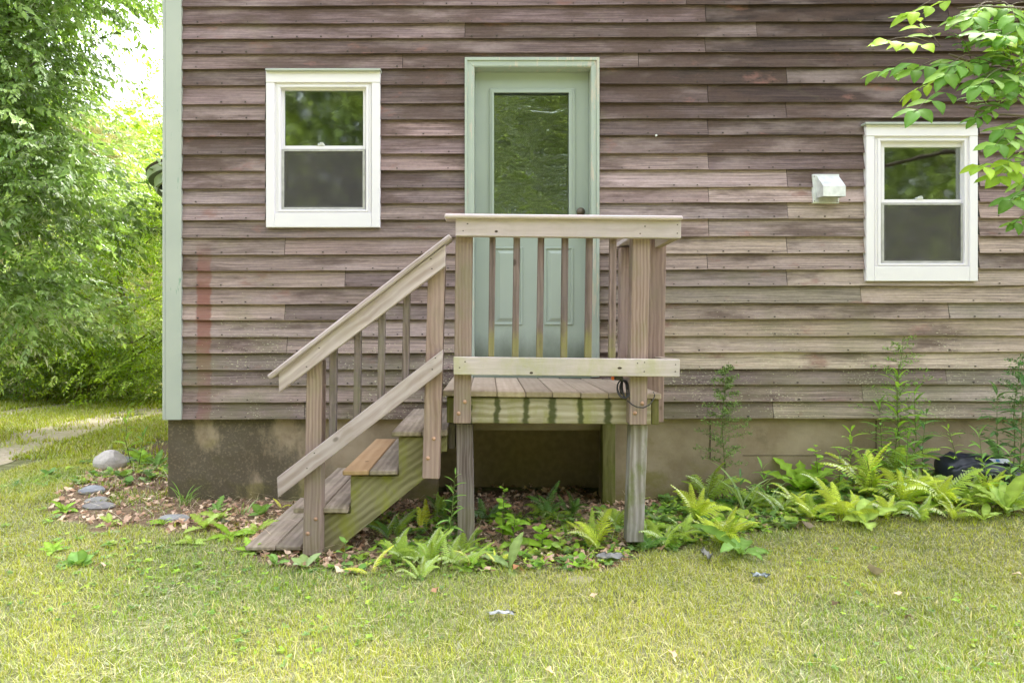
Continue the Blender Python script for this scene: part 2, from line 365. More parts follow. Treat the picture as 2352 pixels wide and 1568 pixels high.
def clapboard(x0, x1, y0, y1, rgb, seed):
    """one board between two layout columns; y0/y1 layout rows of its upper and lower edge"""
    r_ = random.Random(seed)
    xs = set(np.linspace(x0, x1, max(2, int((x1 - x0) / 60) + 1)).tolist())
    for (a, b, c, d) in OPEN:
        for e in (a, c):
            if x0 < e < x1: xs |= {e - .05, e + .05}
    xs = sorted(xs); bm = bmesh.new(); ring = []
    ph, am = r_.random() * 9, r_.uniform(.4, 1.3)
    def flush():
        nonlocal ring
        if len(ring) > 1:
            for i in range(len(ring) - 1):
                for k in range(6): bm.faces.new([ring[i][k], ring[i][(k+1) % 6], ring[i+1][(k+1) % 6], ring[i+1][k]])
            bm.faces.new(ring[0][::-1]); bm.faces.new(ring[-1])
        ring = []
    for x in xs:
        t_, b_ = y0, y1; o = in_open(x, y0 + rowoff(x, y0), y1 + rowoff(x, y1))
        if o:
            if o[1] + 6 > y0 + rowoff(x, y0) and o[3] > y1 - 2: b_ = o[1] + 4 - rowoff(x, y0)
            elif o[3] - 6 < y1 + rowoff(x, y1) and o[1] < y0 + 2: t_ = o[3] - 4 - rowoff(x, y1)
            else: flush(); continue
            if b_ - t_ < 2: flush(); continue
        wv = am * math.sin(x * .011 + ph) * .5 + .35 * math.sin(x * .037 + ph * 2)
        f = (t_ - y0) / (y1 - y0); g = (b_ - y0) / (y1 - y0)
        ft, fb = .003 + .025 * f, .003 + .025 * g + .002 * math.sin(x * .006 + ph * 3)
        T = at(x, t_ + rowoff(x, y0) - (4 if t_ == y0 else 0), 4.59); B = at(x, b_ + rowoff(x, y1) + wv * (1 if b_ == y1 else 0), 4.58)
        zm = (T.z + B.z) / 2
        ring.append([bm.verts.new(v) for v in ((T.x, -ft + .0035, T.z), (T.x, -ft, T.z), (T.x, -(ft + fb) / 2 + .0015, zm), (T.x, -fb, B.z), (T.x, -fb + .0050, B.z), (T.x, -(ft + fb) / 2 + .0060, zm))])
    flush()
    if not bm.verts: bm.free(); return
    bmesh.ops.recalc_face_normals(bm, faces=bm.faces)
    cl = bm.verts.layers.float_color.new('Col')
    for v in bm.verts: v[cl] = (*rgb, 1)
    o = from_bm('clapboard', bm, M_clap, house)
    return o
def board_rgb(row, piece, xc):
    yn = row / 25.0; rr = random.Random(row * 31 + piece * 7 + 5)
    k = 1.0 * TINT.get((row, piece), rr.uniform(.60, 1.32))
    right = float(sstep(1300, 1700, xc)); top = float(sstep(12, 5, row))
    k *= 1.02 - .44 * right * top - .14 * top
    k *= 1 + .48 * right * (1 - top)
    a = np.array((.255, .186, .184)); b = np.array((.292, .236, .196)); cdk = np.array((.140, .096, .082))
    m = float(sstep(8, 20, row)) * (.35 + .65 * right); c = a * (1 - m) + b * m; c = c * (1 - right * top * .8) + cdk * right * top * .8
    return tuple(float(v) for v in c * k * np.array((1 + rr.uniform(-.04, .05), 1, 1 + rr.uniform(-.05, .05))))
prev = -22.0
rows = [(-22 if i == 0 else BOT[i-1], BOT[i]) for i in range(26)]
extra = []; yb = -22.0
while yb > -430: extra.append((yb - 38.5, yb)); yb -= 38.5
for i, (y0, y1) in enumerate(rows):
    cuts = [LB] + JOINT.get(i, []) + [RB]
    # split where the row is fully interrupted by an opening
    segs = []
    for a, b in zip(cuts[:-1], cuts[1:]):
        pieces = [(a, b)]
        for (oa, ob, oc, od) in OPEN:
            new = []
            for (p, q) in pieces:
                yy0, yy1 = y0 + rowoff(oa, y0), y1 + rowoff(oa, y1)
                if ob < yy0 + 2 and od > yy1 - 2 and oa < q and oc > p:
                    if oa - p > 4: new.append((p, oa))
                    if q - oc > 4: new.append((oc, q))
                else: new.append((p, q))
            pieces = new
        segs += pieces
    for j, (p, q) in enumerate(segs):
        gap = .6
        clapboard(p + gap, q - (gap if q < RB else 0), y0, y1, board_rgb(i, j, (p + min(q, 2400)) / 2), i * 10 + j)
for i, (y0, y1) in enumerate(extra):
    clapboard(LB + .6, 1700, y0, y1, board_rgb(0, i, 800), 900 + i); clapboard(1701, RB, y0, y1, board_rgb(0, i, 2000), 950 + i)
# nail heads and small dents along the lower edges
bm = bmesh.new()
for i, (y0, y1) in enumerate(rows):
    for k in range(34):
        x = 452 + k * 57.6 + random.uniform(-3, 3)
        if random.random() < .25 or in_open(x, y0, y1) or any(o[0]-6 < x < o[2]+6 and o[1]-30 < y1 < o[3]+30 for o in OPEN): continue
        p = at(x, y1 + rowoff(x, y1) - 5, 4.5775); s = random.uniform(.002, .0042)
        add_box(bm, p.x - s * 1.4, p.x + s * 1.4, -.0290, -.016, p.z - s, p.z + s)
nails = from_bm('nail_heads', bm, plain('rusty_nail', (.06, .045, .04), .7), house); nails['kind'] = 'stuff'

# corner board, outside face and return
HX = at(373, 760, 4.565).x
cb0, cb1 = HX, at(417, 760, 4.565).x - .002
boxo('corner_board', HX + .018, cb1, -.035, -.001, at(0, 964, 4.565).z, 4.65, M_green, house, .002)
boxo('corner_board', HX, HX + .017, -.037, .10, at(0, 964, 4.565).z, 4.65, M_green, house, .002)
# body of the house: sheathing with openings, side, back, floor, roof
def sheath(name, y0, y1, mat, x_l, x_r, z_l, z_h, holes):
    xs = sorted({x_l, x_r} | {h[0] for h in holes} | {h[2] for h in holes}); zs = sorted({z_l, z_h} | {h[1] for h in holes} | {h[3] for h in holes})
    bm = bmesh.new()
    for a, b in zip(xs[:-1], xs[1:]):
        for c, d in zip(zs[:-1], zs[1:]):
            if any(h[0] <= (a+b)/2 <= h[2] and h[1] <= (c+d)/2 <= h[3] for h in holes): continue
            add_box(bm, a, b, y0, y1, c, d)
    return from_bm(name, bm, mat, house)
def hole(x0, y0, x1, y1, d=4.6): a, b = at(x0, y1, d), at(x1, y0, d); return (a.x, a.z, b.x, b.z)
XR = 9.0
sheath('sheathing', .0005, .11, M_sheath, HX + .02, XR, .515, 4.7, [hole(628, 187, 856, 490), hole(2006, 309, 2228, 613), hole(1081, 150, 1362, 869)])
boxo('side_wall', HX + .02, HX + .12, .111, 7.9, .515, 4.7, M_sheath, house, 0)
boxo('back_wall', HX + .121, XR, 7.9, 8.0, .515, 4.7, M_sheath, house, 0)
boxo('end_wall', XR, XR + .1, 0.0, 8.0, .515, 4.7, M_sheath, house, 0)
boxo('floor_slab', HX + .13, XR - .01, .12, 7.89, .60, .70, M_dark, house, 0)
boxo('ceiling', HX + .13, XR - .01, .12, 7.89, 3.45, 3.52, M_dark, house, 0)
boxo('room_wall', HX + .13, XR - .01, 3.2, 3.3, .70, 3.45, M_dark, house, 0)
bm = bmesh.new(); add_prism(bm, [(HX - .35, -.4, 4.66), (XR + .4, -.4, 4.66), (XR + .4, -.4, 4.78), (HX - .35, -.4, 4.78)], .1)
from_bm('fascia', bm, M_green, house)
bm = bmesh.new()
v = [bm.verts.new(p) for p in ((HX-.35,-.45,4.79),(XR+.4,-.45,4.79),(XR+.4,4,6.6),(HX-.35,4,6.6),(HX-.35,8.4,4.79),(XR+.4,8.4,4.79),(HX-.35,-.3,4.70),(XR+.4,-.3,4.70),(HX-.35,8.3,4.70),(XR+.4,8.3,4.70))]
for f in ((0,1,2,3),(3,2,5,4),(0,3,4),(1,5,2),(6,8,9,7)): bm.faces.new([v[i] for i in f])
from_bm('roof', bm, M_shingle, house)
# side wall clapboards (seen only from the side)
for k in range(40):
    z0 = .51 + k * .113 - .055
    if z0 < .44 or z0 > 4.6: continue
    bm = bmesh.new(); a = [(HX+.012, z0+.113),(HX-.004, z0),(HX+.02, z0)]
    f0 = [bm.verts.new((p[0], .101, p[1] + .055)) for p in a]; f1 = [bm.verts.new((p[0], 7.95, p[1] + .055)) for p in a]
    for i in range(3): bm.faces.new([f0[i], f0[(i+1)%3], f1[(i+1)%3], f1[i]])
    bm.faces.new(f0); bm.faces.new(f1[::-1]); bmesh.ops.recalc_face_normals(bm, faces=bm.faces)
    cl = bm.verts.layers.float_color.new('Col')
    for vv in bm.verts: vv[cl] = (*board_rgb(k % 20, 3, 800), 1)
    from_bm('clapboard', bm, M_clap, house)
# foundation with the crawl space opening under the porch
FX = at(387, 1000, 4.625).x
fo = (at(1003, 0, 4.625).x, -.6, at(1386, 0, 4.625).x, .43)
sheath('foundation', .02, .22, M_found, FX, XR, -.6, .512, [fo])
# thin joints between the foundation panels
for px_ in (1631, 2012):
    p = at(px_, 1000, 4.62); boxo('joint_strip', p.x - .0035, p.x + .0035, .0165, .0195, .24, .5, plain('joint', (.11, .085, .06), .9), house, 0)
p = at(1631, 1045, 4.62); boxo('joint_strip', p.x + .22, p.x + 1.1, .0165, .0195, p.z - .0015, p.z + .0015, bpy.data.materials['joint'], house, 0)
boxo('foundation_side', FX, FX + .2, .221, 8.0, -.6, .512, M_found, house, 0)
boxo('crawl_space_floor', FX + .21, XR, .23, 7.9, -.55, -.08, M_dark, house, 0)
boxo('crawl_space_wall', FX + .21, XR, .45, .55, -.3, .59, plain('lightened_brown_wall', (.30, .22, .13), .95), house, 0)  # wall set close and coloured lighter so the opening is not pure black

# ---------------------------------------------------------------- windows
def ring(name, o, i, d, thick, mat, parent, bevel=.0015):
    """a flat frame with a hole, outline o and hole i as layout rectangles at distance d"""
    bm = bmesh.new(); O = [at(*p, d) for p in rect(*o)]; I = [at(*p, d) for p in rect(*i)]
    vo = [bm.verts.new(p) for p in O]; vi = [bm.verts.new(p) for p in I]
    bo = [bm.verts.new((p.x, p.y + thick, p.z)) for p in O]; bi = [bm.verts.new((p.x, p.y + thick, p.z)) for p in I]
    for k in range(4):
        j = (k + 1) % 4
        bm.faces.new([vo[k], vo[j], vi[j], vi[k]]); bm.faces.new([bo[j], bo[k], bi[k], bi[j]])
        bm.faces.new([vo[j], vo[k], bo[k], bo[j]]); bm.faces.new([vi[k], vi[j], bi[j], bi[k]])
    bmesh.ops.recalc_face_normals(bm, faces=bm.faces); bev(bm, bevel)
    return from_bm(name, bm, mat, parent)
def pane(name, r, d, mat, parent):
    bm = bmesh.new(); add_box(bm, at(r[0], 0, d).x, at(r[2], 0, d).x, d - DIST, d - DIST + .004, at(0, r[3], d).z, at(0, r[1], d).z)
    return from_bm(name, bm, mat, parent)
def sub(o, parent):               # make o a sub-part of a mesh part
    o.parent = parent; o.matrix_parent_inverse = Matrix.Translation(-Vector(house.location)) @ Matrix.Identity(4); o.matrix_parent_inverse = parent.matrix_parent_inverse.inverted() @ o.matrix_parent_inverse if False else Matrix.Identity(4)
    return o
def window(fx, fy, gtop, label, lab2):
    X = lambda r: (fx(r[0]), fy(r[1]), fx(r[2]), fy(r[3]))
    f = ring('window', X((630.5, 189.8, 853, 488)), X((645, 201.5, 840, 481.5)), 4.568, .075, M_white, house); f['label'] = label
    S = []
    S.append(prism('head_casing', rect(*X((610.5, 162.5, 873, 189.2))), 4.552, .048, M_white, None, .002))
    S.append(prism('side_casing', rect(*X((610.8, 189.6, 630, 522))), 4.555, .045, M_white, None, .002))
    S.append(prism('side_casing', rect(*X((853.6, 189.6, 872.8, 522))), 4.555, .045, M_white, None, .002))
    S.append(prism('sill_casing', rect(*X((630.3, 488.4, 853.3, 522))), 4.557, .043, M_white, None, .002))
    S.append(prism('drip_cap', rect(*X((609, 157, 874, 162))), 4.528, .07, M_green, None, .002))
    S.append(ring('frame_lip', X((638, 196, 846, 486)), X((642.5, 200, 841.5, 482)), 4.562, .01, M_white, None))
    S.append(ring('sash', X((645.3, 202, 839.7, 343)), X((653, gtop, 834, 335)), 4.592, .03, M_white, None))
    S.append(ring('sash', X((645.3, 336, 839.7, 481)), X((656, 347, 831, 471)), 4.628, .03, M_white, None))
    S.append(pane('glass_pane', X((652, gtop - 1, 835, 336)), 4.606, M_glass, None))
    S.append(pane('glass_pane', X((655, 346, 832, 472)), 4.642, M_glass, None))
    S.append(ring('screen_frame', X((645.6, 343.6, 838.5, 481.3)), X((652.5, 347.5, 833, 476)), 4.580, .008, M_white2, None, .001))
    S.append(pane('insect_screen', X((652, 347, 833.5, 476.5)), 4.584, M_screen, None))
    bm = bmesh.new(); a = at(fx(737), fy(332), 4.585)
    add_box(bm, a.x - .022, a.x + .022, a.y, a.y + .02, a.z - .006, a.z + .006); add_box(bm, a.x - .008, a.x + .016, a.y - .004, a.y + .016, a.z + .0062, a.z + .013); bev(bm, .003)
    S.append(from_bm('sash_lock', bm, M_vent, None))
    for o in S: sub(o, f)
    return f
def sub_fix(): pass
window(lambda x: x, lambda y: y, 207.4, 'white double hung window left of the door', '')
window(lambda x: 1989.8 + (x - 610.5) * 256.8 / 262.5, lambda y: 280.2 + (y - 157) * 365.1 / 365, 214.5, 'white double hung window at the right by the vent', '')

# ---------------------------------------------------------------- door
D0 = 4.66
bm = bmesh.new()
def slabbox(x0, y0, x1, y1): a, b = at(x0, y1, D0), at(x1, y0, D0); add_box(bm, a.x, b.x, a.y, a.y + .044, a.z, b.z)
slabbox(1091, 167, 1133.6, 862); slabbox(1307.6, 167, 1352, 862); slabbox(1133.6, 167, 1307.6, 212); slabbox(1133.6, 518, 1307.6, 862)
door = from_bm('door', bm, M_door, house); door['label'] = 'pale green door with tall glass pane and two panels'
def dsub(o): return sub(o, door)
dsub(ring('glass_moulding', (1124.5, 203, 1321, 526), (1133.6, 212, 1307.6, 517.5), 4.645, .014, M_door, None, .004))
dsub(ring('glass_moulding', (1129, 207.5, 1314, 521), (1134.6, 213, 1306.6, 516.5), 4.638, .006, M_door, None, .002))
dsub(pane('glass_pane', (1132.5, 211, 1308.6, 518.5), 4.668, M_glass_door, None))
for (a, c) in ((1133, 1200.5), (1250, 1317)):
    dsub(ring('panel_moulding', (a, 567, c, 746.3), (a + 5, 572, c - 5, 741.3), 4.652, .0075, M_door, None, .003))
    bm = bmesh.new(); A, B = at(a + 8, 738, D0), at(c - 8, 575, D0); s = .022
    lo = [(A.x, A.z), (B.x, A.z), (B.x, B.z), (A.x, B.z)]; hi = [(A.x + s, A.z + s), (B.x - s, A.z + s), (B.x - s, B.z - s), (A.x + s, B.z - s)]
    v0 = [bm.verts.new((p[0], A.y + .0002, p[1])) for p in lo]; v1 = [bm.verts.new((p[0], A.y - .009, p[1])) for p in hi]
    bm.faces.new(v1)
    for k in range(4): bm.faces.new([v0[k], v0[(k+1)%4], v1[(k+1)%4], v1[k]])
    bmesh.ops.recalc_face_normals(bm, faces=bm.faces); dsub(from_bm('raised_panel', bm, M_door, None))
def knob(name, px, py, r, depth):
    bm = bmesh.new(); c = at(px, py, D0)
    bmesh.ops.create_cone(bm, cap_ends=True, segments=20, radius1=r * 1.0, radius2=r * .85, depth=.012, matrix=Matrix.Translation(c + Vector((0, -.006, 0))) @ Matrix.Rotation(R(90), 4, 'X'))
    bmesh.ops.create_uvsphere(bm, u_segments=16, v_segments=10, radius=r * .62, matrix=Matrix.Translation(c + Vector((0, -depth, 0))) @ Matrix.Diagonal((1, .7, 1, 1)))
    bmesh.ops.create_cone(bm, cap_ends=True, segments=12, radius1=r * .35, radius2=r * .35, depth=depth, matrix=Matrix.Translation(c + Vector((0, -depth / 2, 0))) @ Matrix.Rotation(R(90), 4, 'X'))
    return dsub(from_bm(name, bm, M_bronze, None, True))
knob('deadbolt', 1334, 486.5, .030, .016); knob('door_knob', 1335, 531, .030, .055)
def casing(poly, d, th): 
    o = prism('door_casing', poly, d, th, M_green_peel, house, .002); return o
casing([(1068.5, 132.4), (1085, 152), (1085, 866), (1068.5, 866)], 4.560, .06)
casing([(1376, 132.4), (1376, 866), (1358.6, 866), (1358.6, 152)], 4.560, .06)
casing([(1068.5, 132.4), (1376, 132.4), (1358.6, 152), (1085, 152)], 4.559, .06)
prism('casing_bead', [(1067.5, 131.4), (1073.5, 138.5), (1073.5, 866), (1067.5, 866)], 4.552, .007, M_green_peel, house, .001)
prism('casing_bead', [(1377, 131.4), (1377, 866), (1371, 866), (1371, 138.5)], 4.552, .007, M_green_peel, house, .001)
prism('casing_bead', [(1067.5, 131.4), (1377, 131.4), (1371, 138.5), (1073.5, 138.5)], 4.551, .008, M_green_peel, house, .001)
a, b = at(1085, 0, 4.56).x, at(1091, 0, D0).x; zt = at(0, 152, 4.56).z; zs = at(0, 167, D0).z; zb = at(0, 866, 4.56).z
boxo('door_jamb', a - .012, b - .002, -.0375, .105, zb, zt - .001, M_green_peel, house, 0)
c_, e_ = at(1352, 0, D0).x, at(1358.6, 0, 4.56).x
boxo('door_jamb', min(c_, e_) + .002, max(c_, e_) + .012, -.0375, .105, zb, zt - .001, M_green_peel, house, 0)
boxo('door_head', b - .002, c_ + .002, -.0375, .105, zs + .002, zt + .008, M_green_peel, house, 0)
bm = bmesh.new(); A = at(1086, 869, 4.56); B = at(1359, 861, 4.56); add_box(bm, A.x, B.x, -.04, .10, A.z, B.z); bev(bm, .003)
from_bm('threshold', bm, paint('threshold', (.16, .20, .17), (.20, .23, .19), .6, (.3, .3, .27)), house)

# ---------------------------------------------------------------- dryer vent hood
fl = prism('vent_hood', rect(1867, 400, 1927.7, 466.8), 4.572, .02, M_vent, house, .002); fl['label'] = 'white vent hood left of the right window'
bm = bmesh.new(); xa, xb = at(1875.5, 0, 4.572).x, at(1926, 0, 4.572).x
zt, zf, zl, yf, yw = at(0, 404, 4.572).z, at(0, 427, 4.48).z, at(0, 450.8, 4.48).z, -.12, -.029; zbk = at(0, 455, 4.572).z
pr = [(yw, zt), (yf, zf), (yf, zl), (yw, zbk)]
L = [bm.verts.new((xa, *p)) for p in pr]; Rr = [bm.verts.new((xb, *p)) for p in pr]
bm.faces.new([L[0], L[1], Rr[1], Rr[0]]); bm.faces.new([L[1], L[2], Rr[2], Rr[1]]); bm.faces.new(L); bm.faces.new(Rr[::-1])
bmesh.ops.recalc_face_normals(bm, faces=bm.faces); bmesh.ops.solidify(bm, geom=bm.faces[:], thickness=.003)
sub(from_bm('hood', bm, M_vent, None), fl)
sub(prism('flap', rect(1880, 436, 1924, 462), 4.55, .003, M_white2, None, 0), fl)
bm = bmesh.new()
for (x, y) in ((1871, 405), (1871, 462), (1923.5, 462)):
    p = at(x, y, 4.57); bmesh.ops.create_uvsphere(bm, u_segments=8, v_segments=6, radius=.0035, matrix=Matrix.Translation(p))
sub(from_bm('screws', bm, M_bronze, None), fl)
# small porcelain hook on the wall
bm = bmesh.new(); p = at(1507, 311.5, 4.575)
bmesh.ops.create_cone(bm, cap_ends=True, segments=12, radius1=.007, radius2=.007, depth=.014, matrix=Matrix.Translation(p) @ Matrix.Rotation(R(90), 4, 'X'))
from_bm('wall_plug', bm, M_vent, house)
# ---------------------------------------------------------------- rounded bay roof at the side of the house
def ringroof(name, R0, z0, R1, z1, mat, parent):
    bm = bmesh.new(); cx, cy, n = -2.55, 4.2, 64; A = []; B = []
    for k in range(n):
        a = 2 * math.pi * k / n
        A.append(bm.verts.new((cx + R0 * math.cos(a), cy + R0 * math.sin(a), z0))); B.append(bm.verts.new((cx + R1 * math.cos(a), cy + R1 * math.sin(a), z1)))
    for k in range(n): bm.faces.new([A[k], A[(k+1)%n], B[(k+1)%n], B[k]])
    return from_bm(name, bm, mat, parent, True)
M_bay = paint('pale_fascia_paint', (.62, .68, .62), (.68, .73, .67))
bay = ringroof('bay_roof', 1.67, 2.985, .05, 3.35, M_shingle, house); bay['label'] = 'rounded bay roof with pale green fascia behind the corner'
for nm, a in (('shingle_edge', (1.67, 2.985, 1.66, 2.955)), ('gutter_board', (1.66, 2.955, 1.64, 2.885)), ('soffit_lip', (1.64, 2.885, 1.58, 2.885)), ('fascia_board', (1.58, 2.885, 1.57, 2.78)), ('soffit', (1.57, 2.78, 1.54, 2.78)), ('bay_wall', (1.20, 2.86, 1.20, -.3))):
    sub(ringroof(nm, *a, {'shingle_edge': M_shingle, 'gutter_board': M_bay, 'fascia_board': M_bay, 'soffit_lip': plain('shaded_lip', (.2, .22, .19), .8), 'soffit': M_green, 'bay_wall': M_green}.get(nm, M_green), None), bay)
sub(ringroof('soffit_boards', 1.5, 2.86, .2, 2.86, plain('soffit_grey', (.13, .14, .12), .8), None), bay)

# ================================================================ PORCH
LGT, DRK = (.36, .31, .255), (.17, .115, .08)
diag = math.atan2(294.7, 384)      # slope of the stair rails
W_rail = wood('rail_wood', (.74, .64, .58), (.52, .43, .37), 0, algae=.12, acol=(.20, .22, .07), grain=26, contrast=.6, rings=.2, blotch=(.58, .51, .46))
W_rail_low = wood('mossy_rail_wood', (.70, .61, .53), (.48, .42, .34), 0, algae=.45, acol=(.36, .36, .13), grain=24, contrast=.6, rings=.2, blotch=(.36, .36, .26))
W_post = wood('post_wood', (.47, .355, .275), (.25, .17, .12), R(90), blotch=(.28, .225, .185), algae=.25, grain=60, contrast=.7, rings=.4)
W_post_red = wood('reddish_post_wood', (.46, .335, .26), (.25, .165, .12), R(90), blotch=(.31, .24, .19), algae=.15, grain=44, contrast=.8, rings=.35)
W_post_grey = wood('grey_post_wood', (.42, .35, .31), (.18, .135, .11), R(90), blotch=(.24, .22, .20), algae=.35, grain=60, contrast=1.4, rings=.3, az0=.0, az1=.5, acol=(.17,.17,.06))
W_post_green = wood('green_post_wood', (.54, .50, .44), (.22, .19, .14), R(90), blotch=(.33, .33, .26), algae=.75, grain=34, contrast=.8, rings=.5, acol=(.13, .16, .03))
W_bal = wood('baluster_wood', (.30, .22, .18), (.12, .085, .065), R(90), blotch=(.22, .19, .165), algae=.7, az0=.95, az1=1.25, acol=(.22, .21, .07), grain=46, contrast=1.1)
W_sbal = wood('stair_baluster_wood', (.31, .245, .195), (.125, .095, .07), R(90), blotch=(.2, .18, .155), algae=.3, acol=(.15, .15, .06), grain=46, contrast=1.1)
W_deck = wood('deck_wood', (.60, .50, .38), (.42, .33, .24), 0, True, blotch=(.34, .28, .22), algae=.15, acol=(.16, .17, .07), grain=30, contrast=.6, rings=.2)
W_tread = wood('tread_wood', (.50, .42, .33), (.25, .195, .145), 0, True, blotch=(.20, .165, .13), algae=.15, grain=30, contrast=.9, rings=.3)
W_tread_new = wood('new_tread_wood', (.52, .36, .20), (.38, .235, .12), 0, True, blotch=(.46, .33, .2), grain=20, contrast=.6, rings=.4)
W_diag = wood('stair_rail_wood', (.68, .59, .525), (.38, .30, .245), diag, blotch=(.54, .47, .42), algae=.12, acol=(.2, .2, .09), grain=26, contrast=.8, rings=.3)
W_string = wood('stringer_wood', (.36, .33, .17), (.18, .16, .07), diag, blotch=(.30, .28, .12), algae=.7, acol=(.24, .25, .035), grain=30, contrast=1.0, rings=.5)
W_joist = wood('green_joist_wood', (.27, .25, .09), (.14, .13, .04), R(90), blotch=(.2, .19, .08), algae=.8, acol=(.12, .14, .02), grain=30)
W_dark = wood('dark_block_wood', (.17, .14, .11), (.07, .055, .04), R(90), grain=30)
def rim_material():
    m = wood('rim_joist_wood', (.62, .56, .40), (.36, .32, .18), 0, blotch=(.48, .46, .34), algae=.6, acol=(.24, .25, .03), grain=30, contrast=1.1, rings=.4)
    t = m.node_tree; b = t.nodes['Principled BSDF']; src = b.inputs['Base Color'].links[0].from_socket
    T = NT.__new__(NT); T.m = m; T.t = t; T.b = b
    P = T.pos(); x, y, z = T.xyz(P); e = T.math('MULTIPLY', T.math('SUBTRACT', T.noise(T.vmul(P, (1, 1, 9)), 3, 3), .5), .035)
    e2 = T.math('MULTIPLY', T.math('SUBTRACT', T.noise(P, 22, 2), .5), .02)
    acc = None                     # water stains running down below each gap between the deck boards
    for px, wdt in ((1141.5, .015), (1207.5, .016), (1269, .019), (1333.6, .015), (1397.6, .018), (1078, .012), (1462, .018)):
        xc = at(px, 0, 3.54).x
        dd = T.math('ABSOLUTE', T.math('SUBTRACT', T.math('ADD', T.math('ADD', x, e), e2), xc))
        mk = T.ss(dd, wdt * 1.5, wdt * .45); acc = mk if acc is None else T.math('MAXIMUM', acc, mk)
    top = T.ss(T.math('ADD', z, e), .725, .765)
    acc = T.math('MAXIMUM', acc, T.math('MULTIPLY', top, .8))
    T.l(T.mix(T.math('MULTIPLY', acc, .88), src, (.045, .055, .012)), b.inputs['Base Color']); return m
W_rim = rim_material()

porch = empty('porch', (.0, -1.0, -.05), 'weathered wooden porch with open stairs and slatted railing below the green door', 'porch')
def P_(name, poly, d, th, mat, bevel=.003): return prism(name, poly, d, th, mat, porch, bevel)
def bolts(o, lst, d=3.449):
    for (x, y) in lst:
        bm = bmesh.new(); c = at(x, y, d)
        bmesh.ops.create_cone(bm, cap_ends=True, segments=14, radius1=.0105, radius2=.0095, depth=.002, matrix=Matrix.Translation(c) @ Matrix.Rotation(R(90), 4, 'X'))
        bmesh.ops.create_uvsphere(bm, u_segments=12, v_segments=8, radius=.0078, matrix=Matrix.Translation(c + Vector((0, -.001, 0))) @ Matrix.Diagonal((1, .6, 1, 1)))
        b = from_bm('bolt_head', bm, M_copper, None, True); b.parent = o
M_screw = plain('dark_screw', (.05, .04, .035), .6); M_knot = plain('dark_knot', (.06, .04, .025), .8)
def dots(o, name, lst, d, rx, rz, mat):
    for (x, y) in lst:
        bm = bmesh.new(); c = at(x, y, d)
        bmesh.ops.create_cone(bm, cap_ends=True, segments=10, radius1=1, radius2=.8, depth=.0012, matrix=Matrix.Translation(c) @ Matrix.Diagonal((rx * random.uniform(.8, 1.3), 1, rz, 1)) @ Matrix.Rotation(R(90), 4, 'X'))
        b = from_bm(name, bm, mat); b.parent = o
# deck
edges = [1015.8, 1078, 1141.5, 1207.5, 1269, 1333.6, 1397.6, 1462, 1520]
for i in range(8):
    f0, f1 = (edges[i] - 1016) / 504, (edges[i+1] - 1016) / 504; y0, y1 = 897 + 6.5 * f0, 897 + 6.5 * f1; j = random.uniform(-.6, .6)
    P_('deck_board', [(edges[i] + .7, y0 + j), (edges[i+1] - .7, y1 + j), (edges[i+1] - .7, y1 + 12.5 + j), (edges[i] + .7, y0 + 12.7 + j)], 3.515 + random.uniform(-.006, .004), 1.06, W_deck, .004)
P_('rim_joist', [(1043.6, 911.8), (1496, 916.4), (1496, 974), (1043.6, 971)], 3.54, .037, W_rim)
P_('side_joist', [(1026, 911.5), (1043.2, 911.6), (1043.2, 971), (1026, 970.8)], 3.538, 1.03, W_joist)
P_('side_joist', [(1496.5, 916.5), (1513.6, 916.8), (1513.6, 975), (1496.5, 974.6)], 3.538, 1.03, W_joist)
for x in (1190, 1345): P_('joist', rect(x, 914, x + 17, 972), 3.579, .98, W_joist)
P_('hanger_board', rect(1029.5, 971.6, 1045.8, 1031), 3.60, .9, W_dark)
# railing
RT = P_('rail_board', [(1046.4, 501.6), (1565, 506.5), (1564.6, 547.5), (1046.4, 542.2)], 3.41, .038, W_rail)
P_('rail_cap', [(1020.8, 490.2), (1569.6, 495), (1569.2, 504.8), (1020.8, 500.4)], 3.385, .13, W_rail, .006)
RB_ = P_('rail_board', [(1041.5, 819), (1562, 825), (1561, 865.3), (1042, 860.3)], 3.41, .038, W_rail_low)
p = P_('rail_post', [(1046.9, 503.5), (1086.2, 504), (1080.8, 972.4), (1041.5, 972.2)], 3.45, .089, W_post); bolts(p, [(1067.8, 922.7), (1053.3, 949)])
p = P_('rail_post', [(1454.8, 507), (1494.6, 507.6), (1485.6, 975.6), (1446, 975.4)], 3.45, .089, W_post); bolts(p, [(1475.5, 925.9), (1458.6, 948.3)])
P_('rail_post', [(1493, 531), (1531.3, 531), (1524, 969.6), (1487, 969.4)], 3.80, .089, W_post_red)
P_('rail_post', [(1426.3, 567), (1457, 567), (1455, 868), (1424, 868)], 4.405, .089, W_post_red)
BAL = [(1124.6,1139,1121,1134.5),(1180.4,1195.4,1175.6,1190.6),(1236.5,1251,1231.4,1246.4),(1291.4,1306.4,1287.8,1302.8),(1347.8,1362.5,1343,1358.6),(1402,1417,1398.4,1413.6)]
for (a, b, c, d) in BAL: P_('baluster', [(a, 515), (b, 515), (d, 853), (c, 853)], 3.4495, .034, W_bal, .003)
dots(RT, 'screw_head', [(1074,513.7),(1063.8,530),(1481.7,519.8),(1470.6,536.4),(1556.5,516),(1556,535.8)], 3.4095, .004, .003, M_screw)
dots(RT, 'knot', [(1140,531.5)], 3.4095, .010, .006, M_knot); dots(RB_, 'knot', [(1423.5,845),(1220.5,856)], 3.4095, .010, .006, M_knot)
dots(RB_, 'screw_head', [(1068.4,830.4),(1055.7,844),(1464.4,834),(1480.6,832),(1480,853),(1552,837),(1551.4,853)], 3.4095, .004, .003, M_screw)
